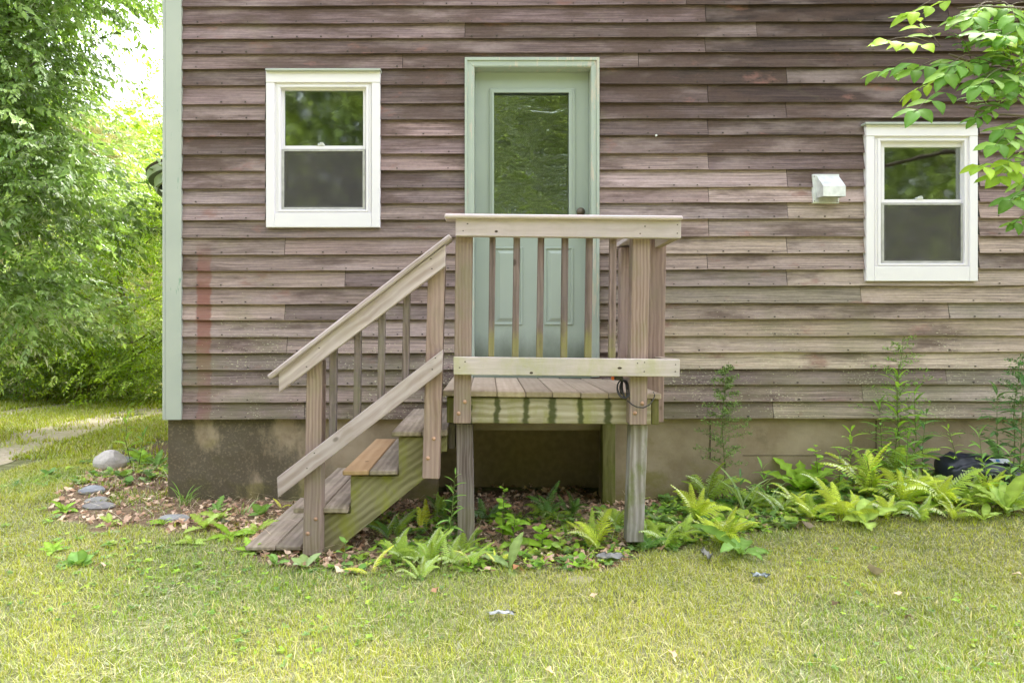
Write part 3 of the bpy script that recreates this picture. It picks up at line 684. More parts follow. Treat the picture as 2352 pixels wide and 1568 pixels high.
# side railing back to the wall
def side_run(name, x0, x1, z0, z1, ya, yb, mat): return boxo(name, x0, x1, ya, yb, z0, z1, mat, porch, .003)
zc1 = at(0, 504.5, 3.385).z; zc0 = zc1 - .001
side_run('rail_cap', .845, .985, zc0 + .001, zc0 + .028, -1.083, -.03, W_rail)
side_run('side_rail_board', .927, .9648, at(0, 547.5, 3.41).z, zc0 - .002, -1.151, -.802, W_deck)
side_run('side_rail_board', .927, .9648, at(0, 547.5, 3.41).z, zc0 - .002, -.709, -.02, W_deck)
side_run('side_rail_board', .927, .9640, at(0, 865, 3.41).z, at(0, 825.5, 3.41).z, -1.151, -.802, W_deck)
side_run('side_rail_board', .927, .9640, at(0, 865, 3.41).z, at(0, 825.5, 3.41).z, -.709, -.02, W_deck)
# support posts
P_('support_post', [(1047, 972.8), (1085.4, 972.8), (1090.5, 1275), (1052.5, 1275)], 3.579, .089, W_post_grey)
P_('support_post', [(1449, 975.8), (1488.3, 975.8), (1478.5, 1245), (1439.6, 1245)], 3.579, .089, W_post_green)
P_('support_post', rect(1384, 972, 1413.5, 1175), 4.50, .089, W_joist)
# stairs
TR = [([562, 631.5, 692], 1254, 1264.5, W_tread), ([672.5, 740.5, 799.5], 1165.5, 1178.5, W_tread), ([786, 847.3, 913.4], 1080, 1091.5, W_tread), ([898, 968.5, 1027.5], 990.8, 1002.5, W_tread)]
for k, (xs, y0, y1, m) in enumerate(TR):
    for q in range(2):
        dx = random.uniform(-.008, .006); tl = random.uniform(-1.2, 1.2)
        P_('tread_board', [(xs[q] + .6, y0 - (2 if k == 3 and q else 0)), (xs[q+1] - .6, y0 + tl - (3.5 if k == 3 and q else 0)), (xs[q+1] - .6, y1 + tl), (xs[q] + .6, y1)], 3.505 + dx, 1.03, W_tread_new if (k == 2 and q == 0) else W_tread, .005)
st = [(571, 1265.5), (571, 1300), (745, 1300), (802.3, 1239), (971.8, 1102), (1008, 1066), (1008, 1037), (1026, 1037), (1026, 1003.5), (915.7, 1003.5), (915.7, 1093), (805.3, 1093), (805.3, 1179.5), (700, 1179.5), (700, 1265.5)]
s1 = prism('stringer', st[::-1], 3.54, .038, W_string, porch, .002)
s2 = bpy.data.objects.new('stringer', s1.data); link(s2); s2.parent = porch; s2.matrix_parent_inverse = s1.matrix_parent_inverse.copy(); s2.location = (0, .93, 0)
s3 = bpy.data.objects.new('stringer', s1.data); link(s3); s3.parent = porch; s3.matrix_parent_inverse = s1.matrix_parent_inverse.copy(); s3.location = (0, .47, 0)
p = P_('newel_post', [(704.6, 852), (740.0, 826), (735.4, 1276), (694.8, 1276)], 3.45, .089, W_post_red if False else W_post); bolts(p, [(724.9, 1191.5), (706.6, 1224.8)])
p = P_('stair_post', [(983.4, 612), (1023, 580), (1008.7, 1099.8), (969.7, 1099)], 3.45, .089, W_post_red); bolts(p, [(996.2, 1007), (982.7, 1052)])
SA = P_('stair_rail_board', [(639.7, 856), (1023.7, 561.3), (1022.8, 611.4), (640.5, 901.5)], 3.41, .038, W_diag)
P_('stair_rail_cap', [(611.8, 862.5), (1031, 537), (1038.5, 546), (619.5, 871.5)], 3.385, .13, W_diag, .006)
SB = P_('stair_rail_board', [(635.8, 1096.4), (1017.3, 802.5), (1015.5, 853), (638.2, 1142.9)], 3.41, .038, W_diag)
for (a, b, c, d) in ((756.7,773.8,754.3,770.8),(814.3,829.3,810.4,827.2),(869.2,884.8,866,881.8),(926.8,942.4,921.7,937.9)):
    yt = 880 - (a - 640) * .76; yb = 1119 - (a - 636) * .77
    P_('stair_baluster', [(a, yt), (b, yt - 11), (d, yb - 11), (c, yb)], 3.4495, .034, W_sbal)

dots(SA, 'screw_head', [(989.6,594.4),(992,617),(704,842),(733,799)], 3.4095, .0045, .003, M_screw); dots(SB, 'screw_head', [(1000,822),(993,848),(722,1040),(705,1075)], 3.4095, .0045, .003, M_screw)
# coiled black cable hanging at the right rail post
def curve_obj(name, pts, r, mat, label=None, cat=None, seg=8, parent=None):
    bm = bmesh.new(); add_tube(bm, pts, r, seg=seg); o = from_bm(name, bm, mat, parent, True)
    if label: tag(o, label, cat)
    return o
M_rubber = plain('black_rubber', (.03, .027, .025), .5)
cab = empty('coiled_cable', at(1440, 893, 3.47), 'coil of thin black cable with orange plug hanging by the right porch post', 'cable')
pts = []; c = at(1436, 893, 3.47)
for k in range(110):
    a = k / 109 * 2 * math.pi * 4.6; f = k / 109
    pts.append(c + Vector((math.cos(a) * (.022 + .012 * math.sin(f * 7)) - .012 + .02 * f, .0 + .03 * math.sin(a) + .03 * f, math.sin(a) * .043 - .002)))
curve_obj('cable_coil', pts, .0038, M_rubber, parent=cab)
pts = [at(x, y, d) for x, y, d in ((1441, 920, 3.46), (1452, 929, 3.435), (1464, 935, 3.43), (1478, 936, 3.43), (1492, 929, 3.435), (1500, 918, 3.45), (1504, 908, 3.50), (1500, 898, 3.56))]
P3 = []
for i in range(len(pts) - 1):
    for k in range(4): P3.append(pts[i].lerp(pts[i+1], k / 4))
curve_obj('cable_loop', P3, .0032, M_rubber, parent=cab)
prism('plug_body', rect(1412, 864, 1432, 873), 3.45, .03, M_rubber, cab, .004)
prism('orange_plug', rect(1405, 864.5, 1411, 872.5), 3.452, .022, plain('orange_plastic', (.75, .16, .04), .5), cab, .003)
# ================================================================ GROUND
def poly_world(pts): return np.array([[*on_ground(x, y)[:2]] for x, y in pts])
def inside(poly, x, y):
    x = np.asarray(x); y = np.asarray(y); c = np.zeros(x.shape, bool); n = len(poly)
    for i in range(n):
        x0, y0 = poly[i]; x1, y1 = poly[(i + 1) % n]
        with np.errstate(divide='ignore', invalid='ignore'):
            c ^= ((y0 > y) != (y1 > y)) & (x < (x1 - x0) * (y - y0) / (y1 - y0 + 1e-12) + x0)
    return c
L_CORNER = poly_world([(110,1178),(150,1130),(215,1095),(240,1050),(300,1030),(384,1005),(450,1110),(720,1120),(720,1215),(640,1215),(520,1235),(400,1222),(330,1200),(240,1222),(180,1200)])
L_MID = poly_world([(575,1295),(600,1235),(700,1190),(760,1120)]).tolist() + [[-.9, .3], [1.7, .3]] + poly_world([(1760,1160),(1720,1200),(1600,1230),(1500,1272),(1400,1298),(1200,1308),(1000,1300),(800,1308),(660,1300)]).tolist()
L_RIGHT = poly_world([(2700,1165),(2352,1175),(2200,1175),(1950,1188),(1820,1210),(1700,1228),(1560,1250)])
L_RIGHT = np.concatenate([L_RIGHT, [[1.0, .2], [6.0, .2]]])
DRIVE1 = [(372, 934), (300, 952), (200, 975), (100, 1002), (0, 1030), (-150, 1075), (-400, 1160), (-700, 1260)]
DRIVE2 = [(372, 906), (250, 919), (120, 934), (0, 951), (-150, 975), (-500, 1035)]
def bed(x, y):
    """1 where leaf litter and bare soil take the place of lawn"""
    wx = x + .16 * (fbm(x, y, 5, 21) - .5) * 2; wy = y + .16 * (fbm(x, y, 5, 27) - .5) * 2
    return inside(L_CORNER, wx, wy) | inside(L_MID, wx, wy) | inside(L_RIGHT, wx, wy)
def dist_line(px_pts, x, y):
    P = poly_world(px_pts); d = np.full(np.shape(x), 99.0)
    for a, b in zip(P[:-1], P[1:]):
        ab = b - a; t = np.clip(((x - a[0]) * ab[0] + (y - a[1]) * ab[1]) / (ab @ ab), 0, 1)
        d = np.minimum(d, np.hypot(x - a[0] - t * ab[0], y - a[1] - t * ab[1]))
    return d
def under_house(x, y): return (x > FX - .0) & (y > .01)
gx = np.unique(np.concatenate([np.linspace(-200, -16, 24), np.arange(-16, -4, .4), np.arange(-4, 5, .07), np.arange(5, 12, .5), np.linspace(12, 200, 20)]))
gy = np.unique(np.concatenate([np.linspace(-200, -14, 24), np.arange(-14, -4, .5), np.arange(-4, 1.2, .06), np.arange(1.2, 14, .35), np.linspace(14, 200, 24)]))
GX, GY = np.meshgrid(gx, gy); GZ = gz(GX, GY)
V = np.stack([GX, GY, GZ], -1).reshape(-1, 3); nx = len(gx); ny = len(gy)
I = (np.arange(ny - 1)[:, None] * nx + np.arange(nx - 1)[None]).ravel()
F = np.concatenate([np.stack([I, I + 1, I + nx + 1], -1), np.stack([I, I + nx + 1, I + nx], -1)])
b_ = bed(V[:, 0], V[:, 1]).astype(float); cc = np.stack([b_, b_ * 0, b_ * 0], -1)
t = NT('soil_and_thatch'); P = t.pos(); a = t.n('Attribute', attribute_name='Col').outputs['Color']
n = t.noise(P, 12, 6, .7); n2 = t.noise(P, 60, 4, .7)
gcol = t.mix(t.ss(n, .3, .7), (.12, .13, .05), (.27, .26, .14)); scol = t.mix(t.ss(n2, .3, .7), (.10, .062, .038), (.27, .19, .125))
t.base(t.mix(t.xyz(a)[0], gcol, scol)); t.rough(.95, .1); t.bump(n2, .6, .012)
ground = np_obj('ground', np_mesh('ground', V, F, t.m, cc, True)); ground['kind'] = 'structure'
t = NT('gravel'); P = t.pos(); vo = t.n('TexVoronoi', {'Vector': P, 'Scale': 55.0}).outputs['Color']; vs = t.xyz(vo)[0]
t.base(t.mix(t.math('MULTIPLY', t.ss(t.noise(P, 3, 4), .45, .65), .5), t.mix(vs, (.42, .34, .25), (.62, .53, .41)), (.38, .38, .12))); t.rough(.9, .2); t.bump(vs, .8, .01); M_gravel = t.m
for line, hw in ((DRIVE1, .42), (DRIVE2, .24)):
    W_ = poly_world(line); S = []
    for i in range(len(W_) - 1):
        for k in range(10): S.append(W_[i] + (W_[i+1] - W_[i]) * k / 10)
    S = np.array(S); T_ = np.gradient(S, axis=0); T_ /= np.linalg.norm(T_, axis=1)[:, None]; N_ = np.stack([-T_[:, 1], T_[:, 0]], -1)
    ww = hw * (.8 + .5 * fbm(S[:, 0], S[:, 1], 1.7, 5)); A = S + N_ * ww[:, None]; B = S - N_ * ww[:, None]
    V = np.concatenate([A, B]); V = np.column_stack([V, gz(V[:, 0], V[:, 1]) + .006]); m = len(S); I = np.arange(m - 1)
    F = np.concatenate([np.stack([I, I + m, I + m + 1], -1), np.stack([I, I + m + 1, I + 1], -1)])
    o = np_obj('gravel_track', np_mesh('gravel_track', V, F, M_gravel)); o['kind'] = 'structure'

# ================================================================ GRASS
def blades(x, y, L, Wd, lean, az, c, droop=.35):
    """curved blades as 5 vertices, 3 triangles each"""
    N = len(x); z = gz(x, y); P0 = np.stack([x, y, z - .004], -1)
    h = np.stack([np.cos(az), np.sin(az), np.zeros(N)], -1); s = np.stack([-np.sin(az), np.cos(az), np.zeros(N)], -1); u = np.array([0, 0, 1.0])
    d1 = h * np.sin(lean)[:, None] + u * np.cos(lean)[:, None]; l2 = np.minimum(lean + droop, 1.62); d2 = h * np.sin(l2)[:, None] + u * np.cos(l2)[:, None]
    M = P0 + d1 * (L * .55)[:, None]; Tp = M + d2 * (L * .45)[:, None]; w_ = s * (Wd / 2)[:, None]
    V = np.stack([P0 - w_, P0 + w_, M - w_ * .85, M + w_ * .85, Tp], 1)
    F = np.array([[0, 1, 3], [0, 3, 2], [2, 3, 4]])[None] + (np.arange(N) * 5)[:, None, None]
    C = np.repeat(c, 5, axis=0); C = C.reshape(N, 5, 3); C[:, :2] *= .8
    return V.reshape(-1, 3), F.reshape(-1, 3), C.reshape(-1, 3)
def cat_(parts):
    V, F, C = [], [], []; o = 0
    for v, f, c in parts: V.append(v); F.append(f + o); C.append(c); o += len(v)
    return np.concatenate(V), np.concatenate(F), np.concatenate(C)
def sample(n, x0, x1, y0, y1): return rng.uniform(x0, x1, n), rng.uniform(y0, y1, n)
def view_keep(x, y, margin=.18):
    d = y + DIST; sx = (x * 1568 / d + 1121) / 2352; return (d > 1.5) & (sx > -margin) & (sx < 1 + margin)
def lawn_keep(x, y, dens):
    """dens = blades per m2 against 1; thins out on tracks and beds"""
    d = y + DIST; k = view_keep(x, y) & ~under_house(x, y)
    k &= rng.random(len(x)) < dens
    b = bed(x, y); k &= ~b | (rng.random(len(x)) < .03 + .22 * (fbm(x, y, 3.1, 91) > .54))
    tr = np.minimum(dist_line(DRIVE1, x, y) / .40, dist_line(DRIVE2, x, y) / .24); k &= (tr > 1.0) | (rng.random(len(x)) < .05 + .3 * (fbm(x, y, 3, 2) > .58))
    return k
GREEN = np.array([.29, .40, .04]); YEL = np.array([.53, .54, .06]); STRAW = np.array([.68, .60, .26]); GREY = np.array([.34, .37, .15]); DKG = np.array([.14, .23, .025])
def grass_cols(x, y, n):
    p = fbm(x, y, 1.1, 11); q = fbm(x, y, 2.6, 17); r = rng.random(n)
    yy = sstep(.36, .66, p)[:, None] * .8; c = GREEN * (1 - yy) + YEL * yy
    far = sstep(.4, 2.5, y)[:, None] * (x < -2)[:, None]; c = c * (1 - far * .8) + np.array([.50, .55, .06]) * far * .8  # far left lawn: yellow dry grass, colour lightened to make up for shade
    dk = sstep(.54, .70, q)[:, None] * (1 - far); c = c * (1 - dk * .4) + DKG * dk * .4
    s_ = (r < .14 + .16 * sstep(.5, .3, q)); c[s_] = STRAW * rng.uniform(.7, 1.1, s_.sum())[:, None]
    return c * rng.uniform(.72, 1.28, n)[:, None]
parts = []
def add_lawn(n, x0, x1, y0, y1, dens_f, Lr, Wf, leanr):
    x, y = sample(n, x0, x1, y0, y1); d = y + DIST; k = lawn_keep(x, y, dens_f(d)); x, y, d = x[k], y[k], d[k]; m = len(x)
    hgt = .75 + .6 * fbm(x, y, 1.7, 31)
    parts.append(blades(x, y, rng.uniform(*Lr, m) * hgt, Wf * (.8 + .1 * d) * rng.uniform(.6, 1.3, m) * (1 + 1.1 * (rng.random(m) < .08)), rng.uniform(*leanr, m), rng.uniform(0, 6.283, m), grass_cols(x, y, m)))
add_lawn(640000, -4.2, 5.2, -3.1, -.2, lambda d: np.clip(1.25 - .17 * d, .35, 1), (.018, .045), .0023, (.2, 1.2))
add_lawn(60000, -3.9, -1.9, -.2, 1.6, lambda d: np.full(d.shape, .9), (.03, .06), .0034, (.2, 1.1))
add_lawn(150000, -8.2, -1.9, 1.5, 9.5, lambda d: np.clip(1.3 - .06 * d, .3, 1), (.04, .085), .0065, (.1, .9))
V, F, C = cat_(parts)
M_grass = leafmat('grass_blade', (1, 1, 1), .38, .02, 0, .6)
lawn = np_obj('lawn_grass', np_mesh('lawn_grass', V, F, M_grass, C)); tag(lawn, 'short mown yellow green grass of the lawn', 'grass', kind='stuff')
# cut grass and straw lying on top
x, y = sample(60000, -4.2, 5.2, -3.1, .2); q = fbm(x, y, 1.5, 41); k = view_keep(x, y) & ~under_house(x, y) & (rng.random(len(x)) < .16 + .8 * sstep(.50, .64, q)); k &= ~bed(x, y) | (rng.random(len(x)) < .5)
x, y = x[k], y[k]; m = len(x); sel = rng.random(m) < .30
c = np.where(sel[:, None], STRAW, GREY) * rng.uniform(.6, 1.15, m)[:, None]
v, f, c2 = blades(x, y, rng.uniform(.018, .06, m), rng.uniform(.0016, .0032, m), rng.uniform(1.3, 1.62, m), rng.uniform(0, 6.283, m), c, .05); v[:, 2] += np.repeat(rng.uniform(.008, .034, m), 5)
x, y = sample(3200, -4.2, 5.2, -3.1, .2); k = view_keep(x, y) & ~under_house(x, y); x, y = x[k], y[k]; m = len(x)
v2, f2, c3 = blades(x, y, rng.uniform(.04, .12, m), rng.uniform(.0013, .0024, m), rng.uniform(1.45, 1.6, m), rng.uniform(0, 6.283, m), STRAW * rng.uniform(.8, 1.25, m)[:, None], .03); v2[:, 2] += np.repeat(rng.uniform(.012, .04, m), 5)
V, F, C = cat_([(v, f, c2), (v2, f2, c3)])
clip = np_obj('grass_clippings', np_mesh('grass_clippings', V, F, leafmat('dry_clippings', (1, 1, 1), .2, .03), C)); tag(clip, 'grey green cut grass and straw strewn over the lawn', 'grass clippings', kind='stuff')

# ================================================================ LEAF TEMPLATES
def leaf_strip(Wd, segs=5, droop=.5, fold=.25, peak=.42, wavy=0.0, base_w=.05, tipdrop=0.0, lobes=0):
    """unit length leaf along +Y, face up; returns verts, tris"""
    V = []; F = []; ang = .0; y = z = 0.0
    for i in range(segs + 1):
        t_ = i / segs; wd = Wd * .5 * (math.sin(math.pi * min(1, (t_ / peak)) * .5) if t_ < peak else math.cos(math.pi * .5 * (t_ - peak) / (1 - peak)) ** .8) if 0 < t_ < 1 else (Wd * base_w if i == 0 else 0)
        if lobes: wd *= 1 + .35 * (1 if i % 2 else -1)
        wz = wavy * math.sin(i * 2.3)
        V += [(-wd, y, z + fold * wd + wz), (0, y, z), (wd, y, z + fold * wd - wz)]
        a = droop * t_ + tipdrop * t_ * t_; y += math.cos(a) / segs; z -= math.sin(a) / segs
    for i in range(segs):
        a = i * 3
        for k in (0, 1): F += [(a + k, a + k + 1, a + k + 4), (a + k, a + k + 4, a + k + 3)]
    return np.array(V), np.array(F)
def mesh_from(name, T, mat, colr, smooth=True):
    c = np.tile(np.array(colr), (len(T[0]), 1)) * np.random.default_rng(len(T[0])).uniform(.8, 1.15, (len(T[0]), 1))
    if name == 'leaf': c[1::3] = np.minimum(1, c[1::3] * 1.3 + .04)     # paler midrib
    return np_mesh(name, T[0], T[1], mat, c, smooth)
M_leaf = leafmat('broad_leaf', (1.15, 1.15, 1.1), .42, .02, .45, .45)
M_fern = leafmat('fern_leaf', (1.28, 1.25, 1.2), .45, .03, .55, .6)
M_stem = plain('green_stem', (.12, .15, .04), .6); M_stem_brown = plain('brown_stem', (.15, .09, .05), .7); M_bark = None
def bark(name, a, b):
    t = NT(name); P = t.pos(); n = t.noise(t.vmul(P, (9, 9, 2.5)), 1, 6, .65); t.base(t.mix(t.ss(n, .35, .65), a, b)); t.rough(.9, .15); t.bump(n, .8, .012); return t.m
M_bark = bark('grey_bark', (.09, .08, .065), (.26, .24, .21)); M_twig = plain('twig_bark', (.13, .10, .07), .8)
def frame_mat(p, d, n, s):
    d = Vector(d).normalized(); n = Vector(n); n = (n - d * n.dot(d)); n = n.normalized() if n.length > .02 else d.orthogonal().normalized(); x = d.cross(n)
    M = Matrix((x, d, n)).transposed().to_4x4() @ Matrix.Scale(s, 4); M.translation = Vector(p); return M
def leaf_obj(name, me, root, p, d, n, s):
    o = bpy.data.objects.new(name, me); col.objects.link(o); o.parent = root; o.matrix_local = Matrix.Translation(-Vector(root.location)) @ frame_mat(p, d, n, s); return o

# ================================================================ LEAF LITTER
def dead_leaf(seed):
    r = np.random.default_rng(seed); n = 10; V = [(0, 0, .12)]; 
    for i in range(n):
        a = 2 * math.pi * i / n; rr = (.5 if i % 2 else .30) * r.uniform(.75, 1.2); V.append((rr * math.cos(a) * .75, rr * math.sin(a), .16 * math.cos(2 * a + seed) + r.uniform(-.05, .08)))
    return np.array(V), np.array([(0, 1 + i, 1 + (i + 1) % n) for i in range(n)])
M_dead = leafmat('dead_leaf', (1.45, 1.4, 1.35), .15, .04)
LIT = []
x, y = sample(17000, -3.9, 4.6, -1.6, 1.3); k = bed(x, y) & ~under_house(x, y) | ((x > -.3) & (x < .75) & (y > -.1) & (y < 1.2)); k &= (rng.random(len(x)) < .35 + .75 * sstep(.35, .6, fbm(x, y, 2.2, 51))); x, y = x[k], y[k]
for s in range(6):
    xi, yi = x[s::6], y[s::6]; m = len(xi); T, TF = dead_leaf(s + 1)
    base = np.array([[.48,.34,.25],[.38,.24,.16],[.26,.15,.10],[.58,.45,.34],[.36,.24,.18]])[rng.integers(0, 5, m)] * rng.uniform(.75, 1.15, m)[:, None]
    LIT.append(scatter(T, TF, np.stack([xi, yi, gz(xi, yi) + rng.uniform(.0, .022, m)], -1), rotm(rng.uniform(0, 6.28, m), rng.uniform(-.5, .5, m), rng.uniform(-.5, .5, m)), rng.uniform(.022, .065, m), base))
x, y = sample(5000, -3.9, 4.6, -1.6, 1.3); k = bed(x, y) & ~under_house(x, y); x, y = x[k], y[k]; m = len(x)
v, f, c = blades(x, y, rng.uniform(.04, .22, m), rng.uniform(.0015, .0035, m), rng.uniform(1.3, 1.58, m), rng.uniform(0, 6.283, m), np.array([.46, .34, .22]) * rng.uniform(.6, 1.2, m)[:, None], .04); v[:, 2] += np.repeat(rng.uniform(.01, .045, m), 5)
LIT.append((v, f, c)); V, F, C = cat_(LIT)
lit = np_obj('leaf_litter', np_mesh('leaf_litter', V, F, M_dead, C)); tag(lit, 'brown dead leaves and dry stalks around the steps and foundation', 'leaf litter', kind='stuff')

# low mixed weeds between the litter and in the left lawn
T_round = leaf_strip(.75, 4, .3, .15, .5); T_lance = leaf_strip(.34, 4, .7, .25, .4); T_tooth = leaf_strip(.4, 7, .6, .2, .5, lobes=1); T_tiny = leaf_strip(.7, 2, .3, .2, .5)
WE = []
def weed_patch(n, x0, x1, y0, y1, maskf, size, cols, up=(.1, .9)):
    x, y = sample(n, x0, x1, y0, y1); k = maskf(x, y) & ~under_house(x, y); x, y = x[k], y[k]
    for x_, y_ in zip(x, y):
        m = rng.integers(4, 9); T, TF = (T_round, T_lance, T_tooth)[rng.integers(0, 3)] if size[1] > .03 else T_tiny; s = rng.uniform(*size); cbase = np.array(cols[rng.integers(0, len(cols))])
        az = rng.uniform(0, 6.28) + np.arange(m) * 2.4; pos = np.repeat([[x_, y_, float(gz(x_, y_)) + rng.uniform(0, .02)]], m, 0)
        WE.append(scatter(T, TF, pos, rotm(az, rng.uniform(*up, m), rng.uniform(-.4, .4, m)), s * rng.uniform(.6, 1.1, m), np.clip(cbase * rng.uniform(.7, 1.25, m)[:, None], 0, 1)))
GR = [(.19,.36,.04),(.27,.44,.04),(.12,.25,.04),(.38,.50,.06),(.20,.33,.09)]
weed_patch(3000, .95, 4.6, -1.35, -.02, lambda x, y: bed(x, y) & (fbm(x, y, 1.6, 61) > .33), (.03, .085), GR)
weed_patch(1300, -.9, 1.3, -1.45, -.3, lambda x, y: bed(x, y) & (fbm(x, y, 2.2, 66) > .44), (.025, .06), GR)
weed_patch(420, -3.6, -1.1, -1.6, -.35, lambda x, y: (fbm(x, y, 1.5, 71) > .47), (.016, .045), GR[:2] + GR[3:], (.05, .6))
weed_patch(2600, -3.8, 5, -3.0, -1.0, lambda x, y: (fbm(x, y, 1.4, 77) > .50) & view_keep(x, y), (.008, .024), GR, (0, .7))
weed_patch(140, -3.5, -2.2, .2, 1.4, lambda x, y: fbm(x, y, 2, 79) > .4, (.03, .08), GR)
V, F, C = cat_(WE)
wd_ = np_obj('low_weeds', np_mesh('low_weeds', V, F, leafmat('weed_leaf', (1.25, 1.25, 1.25), .4, .08), C)); tag(wd_, 'low green weeds sprouting through litter and lawn', 'weeds', kind='stuff')

# ================================================================ FERNS
def frond_template(seed, n=22, wmax=.20, arch=1.1):
    r = np.random.default_rng(seed); V = []; F = []; y = z = 0.0; pts = []
    for i in range(n + 1):
        t_ = i / n; a = -.35 + arch * t_ ** 1.4; pts.append((y, z, a)); y += math.cos(a) / n; z -= math.sin(a) / n
    def quad(a, b, c, d): 
        k = len(V); V.extend([a, b, c, d]); F.extend([(k, k+1, k+2), (k, k+2, k+3)])
    for i in range(n):
        (y0, z0, _), (y1, z1, _) = pts[i], pts[i+1]; w0 = .007 * (1 - i / n) + .0015; quad((-w0, y0, z0), (w0, y0, z0), (w0, y1, z1), (-w0, y1, z1))
    st = max(2, int(n * .18))
    for i in range(st, n):
        t_ = (i - st) / (n - st); L = wmax * (min(1, .45 + t_ * 2.6)) * (1 - t_) ** .75 + .012; yb, zb, a = pts[i]
        for sgn in (-1, 1):
            sweep = .35 + .35 * t_ + r.uniform(-.08, .08); dx, dy = sgn * math.cos(sweep), math.sin(sweep); ns = 5; hw = .5 / n * 1.05; droop = r.uniform(.15, .45)
            k = len(V); px_, py_ = -dy, dx
            for j in range(ns + 1):
                u = j / ns; ww = hw * (1 - u) ** .6 * (1 if j else .6); c0 = (dx * L * u, yb + dy * L * u * math.cos(a), zb - dy * L * u * math.sin(a) - droop * L * u * u)
                zig = .62 if j < ns else 0
                V.append((c0[0] + px_ * ww * sgn, c0[1] + py_ * ww * sgn, c0[2])); V.append((c0[0] - px_ * ww * sgn, c0[1] - py_ * ww * sgn, c0[2]))
                if j < ns:                     # notch between the teeth
                    u2 = (j + .75) / ns; w2 = ww * zig; c1 = (dx * L * u2, yb + dy * L * u2 * math.cos(a), zb - dy * L * u2 * math.sin(a) - droop * L * u2 * u2)
                    V.append((c1[0] + px_ * w2 * sgn, c1[1] + py_ * w2 * sgn, c1[2])); V.append((c1[0] - px_ * w2 * sgn, c1[1] - py_ * w2 * sgn, c1[2]))
            for j in range(2 * ns): q = k + 2 * j; F.extend([(q, q+1, q+3), (q, q+3, q+2)])
    return np.array(V), np.array(F)
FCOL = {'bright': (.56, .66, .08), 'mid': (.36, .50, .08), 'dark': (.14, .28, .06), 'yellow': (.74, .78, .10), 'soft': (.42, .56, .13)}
FROND = {k: [mesh_from('frond', frond_template(s, wmax=(.20, .16, .23)[s % 3], arch=(1.5, 1.0, 2.1)[s % 3]), M_fern, c, False) for s in range(3)] for k, c in FCOL.items()}
def fern(px, py, hpx, n, colr, label, lean=0.0, spread=(.45, 1.15), d=None, group='ferns growing along the foundation and under the porch'):
    b = on_ground(px, py) if d is None else at(px, py, d); dd = b.y + DIST; L = hpx / 1568 * dd * .80
    root = empty('fern', b, label, 'fern', group)
    a0 = rng.uniform(0, 6.28)
    for i in range(n + (4 if n > 5 else 0)):
        a = a0 + i * 2.4 + rng.uniform(-.5, .5); el = rng.uniform(*spread); dr = Vector((math.cos(a) * math.cos(el) + lean, math.sin(a) * math.cos(el) - .12, math.sin(el) + .15))
        nn = Vector((-math.cos(a) * .9, -math.sin(a) * .9 - .35, .8)); me = FROND[colr][rng.integers(0, 3)] if rng.random() < .8 else FROND['mid'][rng.integers(0, 3)]
        leaf_obj('frond', me, root, b + Vector((rng.uniform(-.03, .03), rng.uniform(-.03, .03), .005)), dr, nn, L * rng.uniform(.55, 1.2))
    return root
fern(1632, 1150, 150, 8, 'mid', 'green fern against the foundation, right of the porch post and left of the grass stems')
fern(1600, 1205, 130, 7, 'bright', 'light green fern with upright fronds just right of the right porch post')
fern(1655, 1255, 135, 8, 'bright', 'bushy yellow green fern beside the large dock leaves at the bed edge', .1)
fern(1530, 1262, 105, 8, 'mid', 'spreading green fern in front of the foot of the right porch post')
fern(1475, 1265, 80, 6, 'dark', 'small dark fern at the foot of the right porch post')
fern(1368, 1262, 130, 8, 'bright', 'bright fern standing under the porch just left of the right post', -.1, (.6, 1.2))
fern(1415, 1215, 90, 6, 'mid', 'green fern touching the left side of the right porch post')
fern(985, 1300, 120, 9, 'soft', 'feathery fern clump left of the foot of the left porch post')
fern(925, 1290, 110, 9, 'mid', 'dense green fern below the stair stringer')
fern(1040, 1305, 105, 8, 'soft', 'low fern fanned out before the left porch post', .15, (.2, .8))
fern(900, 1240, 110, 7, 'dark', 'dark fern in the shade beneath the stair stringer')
fern(968, 1215, 115, 4, 'yellow', 'upright ladder shaped fern under the upper stair post', 0, (1.15, 1.45))
fern(1075, 1310, 110, 3, 'yellow', 'pale yellow fern crossing the foot of the left porch post', .1, (.5, .9))
fern(1150, 1300, 85, 4, 'yellow', 'pale yellow fern beside the two long dock leaves')
fern(860, 1318, 95, 3, 'yellow', 'single pale frond fern lying before the stair stringer', -.3, (.2, .6))
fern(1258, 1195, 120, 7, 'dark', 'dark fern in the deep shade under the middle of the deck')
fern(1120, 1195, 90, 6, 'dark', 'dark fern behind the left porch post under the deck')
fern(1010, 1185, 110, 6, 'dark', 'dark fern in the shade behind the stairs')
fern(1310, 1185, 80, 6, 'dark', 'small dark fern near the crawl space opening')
fern(1985, 1145, 175, 9, 'bright', 'tall bright fern below the tall leafy weed left of the black bag', 0, (.7, 1.3))
fern(1935, 1190, 130, 8, 'bright', 'wide bright fern at the lawn edge in the middle of the right bed', -.05)
fern(1860, 1195, 105, 7, 'bright', 'bright low fern left of the wide fern at the lawn edge', -.2)
fern(1795, 1180, 90, 6, 'mid', 'small green fern on bare litter in the right bed')
fern(2075, 1160, 130, 8, 'bright', 'arching bright fern in front of the black bag, left one', .1)
fern(2160, 1165, 150, 8, 'bright', 'upright bright fern covering the middle of the black bag', 0, (.6, 1.2))
fern(2225, 1165, 110, 7, 'mid', 'green fern at the right front of the black bag')
fern(2115, 1200, 95, 6, 'mid', 'low fern at the lawn edge below the black bag')
fern(2040, 1190, 90, 6, 'bright', 'low yellow green fern between the wide fern and the black bag')
fern(2050, 1085, 150, 7, 'mid', 'green fern against the siding at the tall leafy weed', .05)
fern(2310, 1120, 150, 6, 'dark', 'dark fern at the far right by the foundation')
